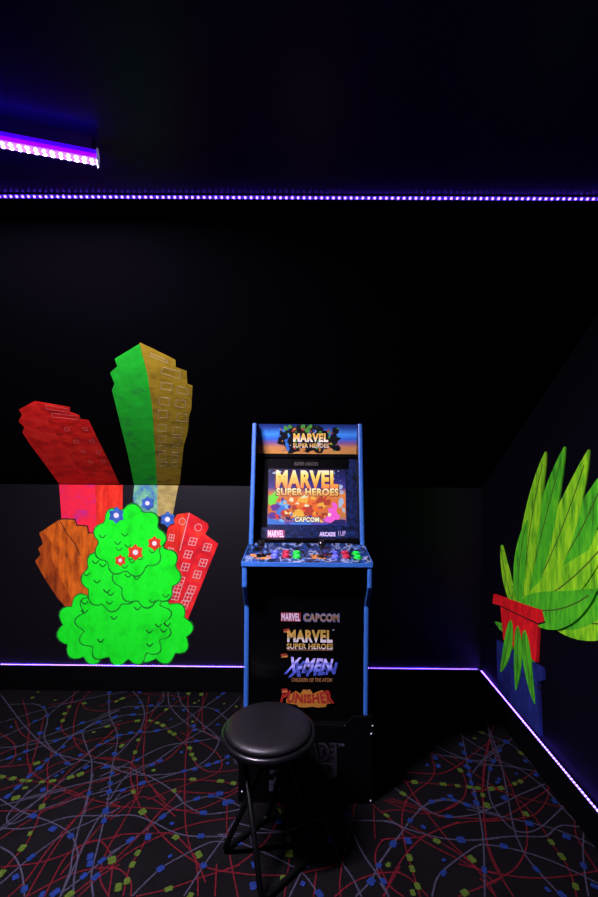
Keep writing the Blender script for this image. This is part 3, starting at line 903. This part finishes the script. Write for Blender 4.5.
# joysticks and buttons
DZ = lambda y: deck_z(y) - .302
DT = math.atan(.085)
def deck_frame(x, y):
    return Matrix.Translation((x, y - CY, DZ(y))) @ Matrix.Rotation(DT, 4, 'X')
M_orange = flat('orange_deck_ink', (.46, .17, .02), .4)
for jx in (-.176, .058):
    b = bmesh.new()
    rr = random.Random(int(jx * 1000))
    for k in range(16):
        cx, cy = rr.uniform(-.040, .036), rr.uniform(-.034, .022)
        vs = [b.verts.new((cx + rr.uniform(.006, .014) * math.cos(q * .785), cy + rr.uniform(.004, .010) * math.sin(q * .785), .0004 + k * .00002)) for q in range(8)]
        b.faces.new(vs)
    obj('orange_decal', b, M_orange, deck, deck_frame(jx, 1.780), recalc=False)
    js = bpy.data.objects.new('joystick', None); COL.objects.link(js); js.parent = cab; js.matrix_local = deck_frame(jx, 1.780)
    b = bmesh.new(); lathe(b, [(0, .0003), (.020, .0003), (.020, .002), (.017, .0042), (0, .0042)])
    obj('dust_washer', b, M_gloss, js, smooth=False)
    b = bmesh.new(); lathe(b, [(0, .004), (.0055, .004), (.0048, .034), (0, .034)], 16)
    obj('shaft', b, flat('steel_shaft', (.25, .25, .28), .25, metal=1.0), js, smooth=False)
    b = bmesh.new(); lathe(b, [(0, .032), (.007, .0325), (.012, .037), (.0148, .045), (.014, .053), (.0095, .0595), (.004, .0618), (0, .062)], 24)
    obj('ball_top', b, M_gloss, js, smooth=True)
BC = {'blue': (.10, .13, .75), 'red': (.42, .012, .04), 'green': (.008, .75, .05)}
bm_m = {k: flat(k + '_button_plastic', c, .25, .5) for k, c in BC.items()}
bm_r = {k: flat(k + '_button_ring', tuple(x * .55 for x in c), .3, .5) for k, c in BC.items()}
for px in (-.125, .108):
    for i, c in enumerate(('blue', 'red', 'green')):
        for row in (0, 1):
            x, y = px + i * .0425 + row * .001, (1.812, 1.764)[row] + (.006 if i == 1 else 0)
            bt = bpy.data.objects.new('button', None)
            b = bmesh.new(); lathe(b, [(0, .0002), (.0168, .0002), (.0168, .0028), (.0150, .0046), (.0126, .0046), (.0124, .0024), (0, .0024)], 24)
            o = obj('button', b, bm_r[c], cab, deck_frame(x, y))
            o['label'] = c + ' button'
            b = bmesh.new(); lathe(b, [(0, .0026), (.0120, .0026), (.0120, .0080), (.0105, .0096), (.006, .0090), (0, .0086)], 24)
            obj('plunger', b, bm_m[c], o)

# ------------------------------------------------------------------ riser under the cabinet
RW = 0.2580
RY0, RY1 = 1.770, 2.275
rz = thing('cabinet_riser', 'black riser box with grey lettering under the arcade cabinet', 'riser', (CX, RY0, 0))
def top_profile(w):
    # front edge of the riser: low in the middle, stepping up to both ends
    return [(-w, 0), (w, 0), (w, .334), (w - .022, .336), (w - .075, .336), (w - .098, .312), (w - .108, .3015), (-w + .108, .3015), (-w + .098, .312), (-w + .075, .336), (-w + .022, .336), (-w, .334)]
b = bmesh.new()
prism(b, [(x, 0, z) for x, z in top_profile(RW)], (0, .012, 0))
rf = obj('front_board', b, flat('satin_black_board', (.0010, .0009, .0012), .32, .2), rz, bevel=.002)
for s in (-1, 1):
    b = bmesh.new(); box(b, min(s * RW, s * (RW - .012)), max(s * RW, s * (RW - .012)), .0125, RY1 - RY0, 0, .336)
    obj('side_board', b, M_black, rz, bevel=.002)
b = bmesh.new(); box(b, -RW + .0125, RW - .0125, .0125, RY1 - RY0, .285, .3005)
obj('top_board', b, M_dull, rz)
b = bmesh.new(); box(b, -RW + .0125, RW - .0125, RY1 - RY0 - .012, RY1 - RY0, 0, .284)
obj('back_board', b, M_dull, rz)
RF = Plane((CX, RY0, 0), (1, 0, 0), (0, 0, 1))
M_scr_w = flat('bright_screw', (.8, .78, .8), .3, .6)
for x, y in ((371.2, 733.8), (370.6, 800.6), (241.8, 791.6), (247.4, 796.8), (372.6, 725.8)):
    u = RF.uv(x, y)
    b = bmesh.new(); lathe(b, [(0, 0), (.0032, 0), (.003, .0012), (.0015, .0018), (0, .0018)], 12)
    obj('screw', b, M_scr_w, rz, Matrix.Translation((u.x, 0, u.y)) @ Matrix.Rotation(math.pi / 2, 4, 'X'))
M_lg = flat('dark_grey_logo_ink', (.016, .0145, .021), .45)
M_lg2 = flat('black_logo_ink', (.0025, .0024, .003), .4)
M_lw = flat('pale_grey_logo_ink', (.060, .052, .082), .45)
words('logo_lettering', 'ARCADE', (278.5, 742.5, 336.8, 761.0), M_lg, rf, RF, .0006, .10)
words('logo_lettering', 'ARCADE', (280.5, 744.5, 334.8, 759.0), M_lg2, rf, RF, .0010, .03)
def pxpoly(name, pts, mat, off):
    b = bmesh.new()
    prism(b, [(*RF.uv(x, y).xy, 0) for x, y in pts], (0, 0, -.0003))
    return obj(name, b, mat, rf, Matrix.Translation(-Vector((CX, RY0, 0))) @ RF.mat(off))
pxpoly('numeral_outline', [(270, 770), (279, 770), (279, 764), (292, 764), (292, 781), (297, 781), (297, 791), (269, 791), (269, 780), (274, 780), (274, 776), (270, 776)], M_lw, .0006)
pxpoly('numeral', [(273.5, 773), (281, 773), (281, 766), (289.5, 766), (289.5, 782), (293, 782), (293, 788), (273, 788), (273, 783.5), (277.5, 783.5), (277.5, 777), (273.5, 777)], M_lg2, .0010)
pxpoly('letter_outline', [(299, 762), (337, 762), (337, 777), (331, 777), (331, 780), (325, 780), (325, 785), (316, 785), (316, 781), (299, 781)], M_lg, .0006)
words('logo_lettering', 'UP', (302, 764.5, 333, 780), M_lg2, rf, RF, .0010, .06)
words('trademark', 'TM', (337.6, 743.4, 344.0, 746.6), M_lw, rf, RF, .0008, .03)

# ------------------------------------------------------------------ folding stool
SX, SY, SZ = -0.104, 1.540, 0.436
st = thing('folding_stool', 'black round padded folding stool in front of the arcade cabinet', 'stool', (SX, SY, 0))
M_vinyl = flat('black_vinyl', (.0036, .0030, .0038), .45, .3, bump=.25, bscale=260)
M_rim = flat('black_plastic_rim', (.0025, .0022, .003), .30, .35)
M_leg = flat('black_painted_tube', (.0008, .0008, .001), .4, .2)
R0 = .158
b = bmesh.new()
lathe(b, [(0, SZ - .036), (R0 - .012, SZ - .036), (R0 - .003, SZ - .032), (R0, SZ - .024), (R0 - .001, SZ - .016), (R0 - .007, SZ - .0105), (R0 - .012, SZ - .0115), (R0 - .016, SZ - .014), (0, SZ - .014)], 72)
obj('seat_rim', b, M_rim, st, smooth=True)
b = bmesh.new()
lathe(b, [(0, SZ - .013), (R0 - .0165, SZ - .013), (R0 - .0135, SZ - .007), (R0 - .0150, SZ - .001), (R0 - .022, SZ + .0055), (R0 - .04, SZ + .0085), (R0 - .08, SZ + .0100), (0, SZ + .0105)], 72)
obj('seat_pad', b, M_vinyl, st, smooth=True)
g1 = [FLOOR.hit(266, 897), FLOOR.hit(319, 851)]
g2 = [FLOOR.hit(215, 860), FLOOR.hit(270, 815)]
ex = Vector((.70, .714, 0)).normalized(); ey = Vector((-ex.y, ex.x, 0))
HB, HS, tr = .122, .112, .0092
zt = SZ - .045
for s, inset in ((-1, 0.0), (1, .022)):
    hb = HB - inset
    foot = [ex * (-hb) + ey * (s * HS), ex * hb + ey * (s * HS)]
    topp = [ex * (-(.068 - inset)) - ey * (s * .055), ex * (.068 - inset) - ey * (s * .055)]
    path = [Vector((topp[0].x, topp[0].y, zt)), Vector((foot[0].x, foot[0].y, tr + .0005)), Vector((foot[1].x, foot[1].y, tr + .0005)), Vector((topp[1].x, topp[1].y, zt))]
    b = bmesh.new(); tube(b, fillet(path, .028, 7), tr, 14)
    lf = obj('leg_frame', b, M_leg, st, smooth=True)
    a, c = topp
    b = bmesh.new(); tube(b, [Vector((a.x, a.y, zt)), Vector((c.x, c.y, zt))], tr, 12)
    obj('top_bar', b, M_leg, lf)
    for q in foot:
        b = bmesh.new()
        p = Vector((q.x, q.y, 0)) * .93
        sgn = 1 if (q.dot(ex) > 0) else -1
        c0 = q - ex * (sgn * .026); c1 = q - ex * (sgn * .052)
        tube(b, [Vector((c0.x, c0.y, tr + .0005)), Vector((c1.x, c1.y, tr + .0005))], tr + .0004, 14)
        obj('rubber_foot', b, M_dull, lf)
# pivot pin where the frames cross, and brackets under the seat
cz = None
b = bmesh.new()
zc = zt * (HS / (HS + .055))
tube(b, [ex * -.085 + Vector((0, 0, zc)), ex * .085 + Vector((0, 0, zc))], .004, 10)
obj('pivot_pin', b, M_steel, st)
for s in (-1, 1):
    for k in (-1, 1):
        c = ey * (s * .055) + ex * (k * .03)
        b = bmesh.new()
        box(b, c.x - .012, c.x + .012, c.y - .012, c.y + .012, zt - .004, SZ - .0355)
        obj('seat_bracket', b, M_dull, st)

# ------------------------------------------------------------------ wall paintings
def solid_on(bm, plane, pts, layer, mi, rel):
    """paint film of one tone on a wall; pts in the plane's own metres"""
    prism(bm, [plane.at(p[0], p[1], .0008 + .0005 * layer) - Vector(rel) for p in pts], plane.n * (-.0008 - .0005 * layer + .0001), mi)

def px(plane, s, reg=None):
    out = []
    for q in s.split():
        x, y = map(float, q.split(','))
        if reg: x, y = reg[0] + x / reg[2], reg[1] + y / reg[2]
        out.append(plane.uv(x, y))
    return out

def outline(bm, plane, pts, width, layer, mi, rel, closed=True):
    n = len(pts)
    for i in range(n if closed else n - 1):
        a, c = pts[i], pts[(i + 1) % n]
        d = (c - a).normalized(); m = Vector((-d.y, d.x, 0)) * width / 2
        e = d * width / 2
        solid_on(bm, plane, [a - e + m, a - e - m, c + e - m, c + e + m], layer, mi, rel)

R1 = (10, 390, 4.983); R2 = (100, 335, 5.436); R3 = (25, 500, 5.98); R4 = (150, 500, 5.98)
P_red = brush('red_paint', [(.30, (.55, .008, .008)), (.52, (.88, .018, .012)), (.75, (.95, .05, .025))], (14, 14, 24), rot=.6)
P_red2 = brush('deep_red_paint', [(.30, (.38, .004, .004)), (.55, (.80, .014, .010)), (.8, (.92, .04, .015))], (16, 16, 30), rot=-.5)
P_pink = brush('pinkish_red_paint', [(.32, (.42, .02, .22)), (.46, (.70, .015, .05)), (.75, (.85, .02, .03))], (12, 12, 14))
P_orred = brush('orange_red_paint', [(.30, (.45, .01, .008)), (.55, (.72, .03, .012)), (.78, (.80, .12, .02))], (26, 26, 7))
P_green = brush('green_tower_paint', [(.25, (.02, .10, .06)), (.40, (.012, .42, .02)), (.75, (.015, .60, .03))], (14, 14, 22))
P_olive = brush('olive_paint', [(.28, (.13, .08, .006)), (.50, (.33, .22, .012)), (.75, (.42, .29, .02))], (16, 16, 26))
P_teal = brush('mint_and_blue_paint', [(.36, (.05, .12, .45)), (.50, (.12, .40, .22)), (.70, (.30, .62, .36))], (18, 18, 18))
P_olive2 = brush('pale_olive_paint', [(.3, (.20, .15, .05)), (.6, (.44, .36, .10))], (16, 16, 26))
P_orange = brush('orange_paint', [(.30, (.10, .012, .002)), (.45, (.40, .075, .004)), (.62, (.62, .13, .006)), (.8, (.72, .20, .015))], (30, 30, 9), rot=-.35)
P_orange2 = brush('dark_orange_paint', [(.3, (.12, .014, .002)), (.55, (.36, .06, .004)), (.8, (.50, .10, .008))], (30, 30, 9), rot=.4)
P_line = flat('pinkish_white_paint', (.62, .42, .38), .7, .2)
P_line2 = flat('tan_line_paint', (.40, .32, .15), .7, .2)
P_dark = flat('near_black_paint', (.006, .004, .006), .7, .2)
P_leaf = brush('bright_green_paint', [(.25, (.005, .62, .010)), (.48, (.006, .86, .014)), (.75, (.015, .95, .03))], (12, 12, 9))
P_leaf_d = brush('dark_green_paint', [(.3, (.004, .06, .008)), (.6, (.012, .22, .02)), (.8, (.02, .34, .03))], (30, 30, 10))
P_blue = brush('mid_blue_paint', [(.3, (.02, .06, .25)), (.7, (.05, .16, .50))], (25, 25, 25))
P_white = flat('chalk_white_paint', (.75, .72, .78), .7, .2)
P_bred = brush('vermilion_paint', [(.3, (.45, .015, .01)), (.7, (.75, .07, .02))], (20, 20, 20))

mu_loc = KNEE.hit(125, 660); mu_loc.y = YB
mur = thing('wall_mural', 'fluorescent mural of bent towers and a green bush on the left', 'mural', mu_loc)
ML = mu_loc
def part(name, build, mats):
    b = bmesh.new(); build(b)
    return obj(name, b, mats, mur)
def red_tower(b):
    solid_on(b, SLOPE, px(SLOPE, "125,55 45,97 60,125 42,155 72,185 62,212 100,270 160,350 245,467 397,467 330,370 250,250 180,140 150,85", R1), 0, 0, ML)
    solid_on(b, SLOPE, px(SLOPE, "125,55 150,85 180,140 250,250 330,370 397,467 545,467 500,370 430,230 392,150 352,145 345,125 298,108 300,85", R1), 0, 1, ML)
    solid_on(b, KNEE, px(KNEE, "245,469 258,650 300,700 430,760 430,640 425,469", R1), 0, 2, ML)
    solid_on(b, KNEE, px(KNEE, "425,469 430,640 435,820 480,840 560,700 562,469", R1), 0, 3, ML)
    for s in ("180,75 285,93 285,110 180,93", "208,115 335,130 338,147 212,134", "272,188 292,186 296,202 276,204", "364,188 384,188 388,202 368,202",
              "318,250 338,248 342,262 322,264", "398,250 418,249 422,263 402,263", "430,302 448,302 452,316 434,316", "355,300 372,299 376,312 359,312", "390,352 406,352 410,364 394,364", "455,350 470,350 474,362 459,362"):
        outline(b, SLOPE, px(SLOPE, s, R1), .0028, 1, 4, ML)
part('red_tower', red_tower, [P_red, P_red2, P_pink, P_orred, flat('rose_line_paint', (.60, .10, .09), .7, .2)])
def green_tower(b):
    solid_on(b, SLOPE, px(SLOPE, "215,48 80,130 95,170 55,205 80,265 65,300 110,480 150,640 185,812 310,812 300,640 285,400 260,220", R2), 0, 0, ML)
    solid_on(b, SLOPE, px(SLOPE, "215,40 260,220 285,400 300,640 310,812 433,812 455,600 472,545 480,500 484,440 497,400 503,275 475,265 470,195 412,175 410,135 300,80", R2), 0, 1, ML)
    solid_on(b, KNEE, px(KNEE, "187,814 180,880 188,960 312,985 312,814", R2), 0, 2, ML)
    solid_on(b, KNEE, px(KNEE, "312,814 312,985 395,985 410,900 427,814", R2), 0, 3, ML)
    for s in ("275,98 365,138 368,152 276,115", "342,175 437,198 434,240 332,205", "335,258 390,265 388,300 330,292", "425,278 475,290 477,325 420,312",
              "325,338 380,345 375,382 320,375", "415,352 465,355 462,395 410,388", "318,408 368,412 366,452 318,448", "420,425 470,432 472,472 418,465",
              "318,488 362,490 360,525 316,522", "400,500 446,504 442,545 396,540", "318,548 358,550 356,582 316,580", "396,556 438,560 434,596 392,592",
              "320,600 360,602 358,630 318,628", "392,606 430,610 426,640 390,636", "322,644 360,646 357,676 320,674", "390,650 424,654 420,682 388,678", "326,688 362,690 358,712 324,710", "390,692 420,694 416,714 388,712"):
        outline(b, SLOPE, px(SLOPE, s, R2), .0024, 1, 4, ML)
part('green_tower', green_tower, [P_green, P_olive, P_teal, P_olive2, P_line2])
def orange_building(b):
    solid_on(b, KNEE, px(KNEE, "205,115 85,195 110,260 80,290 95,325 62,365 120,470 200,590 290,690 350,740 385,650 410,540 450,410 465,330 430,200 380,195 375,155 310,150 300,115 240,112", R3), 2, 0, ML)
    solid_on(b, KNEE, px(KNEE, "85,195 110,260 80,290 95,325 62,365 120,470 200,590 290,690 350,740 300,640 215,470 150,320 160,260 130,210", R3), 3, 1, ML)
    outline(b, KNEE, px(KNEE, "205,115 240,112 300,115 310,150 375,155 380,195 430,200", R3), .006, 3, 2, ML, False)
    outline(b, KNEE, px(KNEE, "85,195 205,115 250,200 300,260 330,330", R3), .004, 4, 2, ML, False)
part('orange_building', orange_building, [P_orange, P_orange2, P_dark])
def red_building(b):
    solid_on(b, KNEE, px(KNEE, "235,75 165,85 110,160 60,400 20,560 100,640 180,300", R4), 2, 0, ML)
    solid_on(b, KNEE, px(KNEE, "235,75 345,140 350,165 330,205 408,262 180,830 100,850 20,750 40,560 100,600 180,300", R4), 2, 1, ML)
    outline(b, KNEE, px(KNEE, "235,80 180,300", R4), .004, 3, 2, ML, False)
    def win(cx, cy, w, h, sh):
        pts = []
        for dx, dy in ((-1, -1), (1, -.72), (.8, 1), (-1.2, .72)):
            pts.append("%f,%f" % (cx + dx * w / 2 - sh * dy, cy + dy * h / 2))
        q = px(KNEE, ' '.join(pts), R4)
        outline(b, KNEE, q, .0035, 4, 2, ML)
        outline(b, KNEE, [(q[0] + q[1]) / 2, (q[2] + q[3]) / 2], .003, 4, 2, ML, False)
        outline(b, KNEE, [(q[1] + q[2]) / 2, (q[3] + q[0]) / 2], .003, 4, 2, ML, False)
    for cx, cy in ((130, 225), (125, 305), (105, 400), (85, 480), (68, 545)):
        win(cx, cy, 30, 42, 2)
    for cx, cy in ((258, 248), (345, 282), (320, 375), (230, 325), (185, 480), (155, 575), (285, 445), (250, 535), (208, 625), (213, 400), (168, 530), (230, 580), (190, 665)):
        win(cx, cy, 42, 48, 6)
    for cx, cy, r in ((194, 128, 19), (289, 164, 21)):
        outline(b, KNEE, px(KNEE, ' '.join("%f,%f" % (cx + r * math.cos(a * .5236), cy + r * math.sin(a * .5236)) for a in range(12)), R4), .0035, 4, 2, ML)
part('red_building', red_building, [P_orred, brush('scarlet_paint', [(.3, (.40, .006, .012)), (.55, (.72, .015, .02)), (.8, (.78, .08, .02))], (14, 14, 12)), P_line])
# a leafy bush in front of the towers
def cloud(cx, cy, rx, ry, n, seed, amp=.12):
    r = random.Random(seed)
    out = []
    for k in range(n * 6):
        a = 2 * math.pi * k / (n * 6)
        lob = 1 - amp + amp * abs(math.sin(n * a / 2 + seed)) * 2 * .9
        out.append(KNEE.uv(cx + rx * lob * math.cos(a), cy + ry * lob * math.sin(a)))
    return out
def bush(b):
    for i, (cx, cy, rx, ry, n, sd) in enumerate([(92, 628, 32, 33, 9, 1), (158, 630, 32, 31, 9, 2), (124, 622, 44, 40, 13, 3), (112, 578, 27, 30, 8, 8), (147, 572, 31, 32, 9, 4), (130, 540, 33, 33, 9, 5)]):
        solid_on(b, KNEE, cloud(cx, cy, rx + 1.3, ry + 1.3, n, sd), 5 + i * 2, 1, ML)
        solid_on(b, KNEE, cloud(cx, cy, rx, ry, n, sd), 6 + i * 2, 0, ML)
    rr = random.Random(4)
    for k in range(42):
        cx, cy = rr.uniform(78, 172), rr.uniform(522, 648)
        if ((cx - 126) / 46) ** 2 + ((cy - 590) / 70) ** 2 > 1: continue
        q = [KNEE.uv(cx + t * 6, cy + 2.6 * math.sin(t * 3.14)) for t in (0, .33, .66, 1)]
        outline(b, KNEE, q, .005, 18, 1, ML, False)
bo = part('green_bush', bush, [P_leaf, P_leaf_d])
def blossom(b, cx, cy, r, n):
    q = [KNEE.uv(cx + r * (1 if k % 2 else .72) * math.cos(math.pi * k / n), cy + r * (1 if k % 2 else .72) * math.sin(math.pi * k / n)) for k in range(2 * n)]
    solid_on(b, KNEE, q, 19, 0, ML)
    q = [KNEE.uv(cx + r * .32 * math.cos(k * .785), cy + r * .32 * math.sin(k * .785)) for k in range(8)]
    solid_on(b, KNEE, q, 20, 1, ML)
for cx, cy, r, m in ((117, 515, 8.5, P_blue), (168, 519, 8, P_blue), (148, 503, 7, P_blue), (136, 552, 8.5, P_bred), (155, 543, 7.5, P_bred), (121, 560, 6, P_bred)):
    b = bmesh.new(); blossom(b, cx, cy, r, 6)
    o = obj('painted_flower', b, [m, P_white], mur)

# right: a leafy plant in a red pot on a blue stand
P_yg = brush('yellow_green_paint', [(.28, (.05, .16, .01)), (.42, (.12, .46, .008)), (.58, (.28, .66, .012)), (.78, (.42, .78, .02))], (5, 40, 8), rot=0)
P_yg2 = brush('grass_green_paint', [(.28, (.02, .12, .006)), (.48, (.05, .42, .012)), (.78, (.16, .62, .012))], (5, 40, 8))
P_navy = brush('navy_paint', [(.3, (.006, .009, .06)), (.6, (.012, .022, .16)), (.85, (.02, .04, .24))], (5, 30, 12))
P_pot = brush('bright_red_paint', [(.3, (.40, .004, .006)), (.6, (.72, .008, .012)), (.85, (.80, .02, .02))], (5, 26, 12))
g_loc = GABLE.hit(520, 700)
mur2 = thing('wall_mural', 'fluorescent mural of a yellow-green leafy plant in a red pot on the right', 'mural', g_loc)
def leaf(b, x0, y0, x1, y1, bend, wd, layer, mi, mv=None):
    a = GABLE.uv(x0, y0); c = GABLE.uv(x1, y1)
    d = c - a; n = Vector((-d.y, d.x, 0)).normalized()
    mid = (a + c) / 2 + n * (bend * d.length)
    Lp, Rp = [], []
    N = 14
    for k in range(N + 1):
        t = k / N
        p = a * (1 - t) ** 2 + mid * 2 * t * (1 - t) + c * t * t
        tg = ((mid - a) * (1 - t) + (c - mid) * t).normalized()
        nn = Vector((-tg.y, tg.x, 0))
        wv = wd * (math.sin(math.pi * (t ** .75)) ** .8 if 0 < t < 1 else 0) * .5 + wd * .03
        Lp.append(p + nn * wv); Rp.append(p - nn * wv)
    pts = Lp + list(reversed(Rp))
    for ex_, l2, m2 in ((1.0, layer, mi),):
        solid_on(b, GABLE, pts, l2, m2, g_loc)
    vein = [a * (1 - t) ** 2 + mid * 2 * t * (1 - t) + c * t * t for t in (.05, .2, .35, .5, .65, .8, .92)]
    outline(b, GABLE, vein, .005, layer + 1, 2, g_loc, False)
leaves = [(540, 610, 640, 620, -.10, .12, 0), (538, 612, 640, 560, -.12, .15, 1), (534, 606, 636, 500, -.12, .17, 0), (532, 600, 612, 462, -.10, .16, 1),
          (530, 600, 590, 450, -.06, .15, 0), (527, 602, 566, 447, .02, .14, 1), (524, 604, 547, 452, .08, .13, 0), (524, 606, 610, 540, -.1, .13, 0), (520, 606, 529, 520, .12, .10, 1), (516, 606, 503, 545, .15, .075, 0),
          (516, 604, 497, 622, .5, .06, 1), (522, 604, 599, 590, -.16, .14, 1)]
for i, (a, c, d, e, bd, wd, mi) in enumerate(leaves):
    b = bmesh.new(); leaf(b, a, c, d, e, bd, wd, i * 2, mi)
    obj('painted_leaf', b, [P_yg, P_yg2, flat('dark_olive_vein_paint', (.05, .10, .01), .8, .1)] if i == 0 else [bpy.data.materials['yellow_green_paint'], bpy.data.materials['grass_green_paint'], bpy.data.materials['dark_olive_vein_paint']], mur2)
b = bmesh.new()
solid_on(b, GABLE, px(GABLE, "496,594 545,610 548,622 541,624 539,662 506,640 503,606 495,604"), 25, 0, g_loc)
outline(b, GABLE, px(GABLE, "495,604 503,606 541,624 548,622"), .006, 26, 1, g_loc, False)
obj('painted_pot', b, [P_pot, P_dark], mur2)
b = bmesh.new()
solid_on(b, GABLE, px(GABLE, "499,640 545,668 546,680 541,682 543,736 500,688"), 24, 0, g_loc)
outline(b, GABLE, px(GABLE, "500,655 542,688"), .006, 25, 1, g_loc, False)
obj('painted_stand', b, [P_navy, P_dark], mur2)
for i, (a, c, d, e, bd, wd) in enumerate([(514, 620, 503, 672, .10, .07), (528, 630, 538, 704, -.12, .075), (521, 626, 519, 690, .06, .065)]):
    b = bmesh.new(); leaf(b, a, c, d, e, bd, wd, 28 + 2 * i, 1)
    obj('painted_leaf', b, [bpy.data.materials['yellow_green_paint'], bpy.data.materials['grass_green_paint'], bpy.data.materials['dark_olive_vein_paint']], mur2)
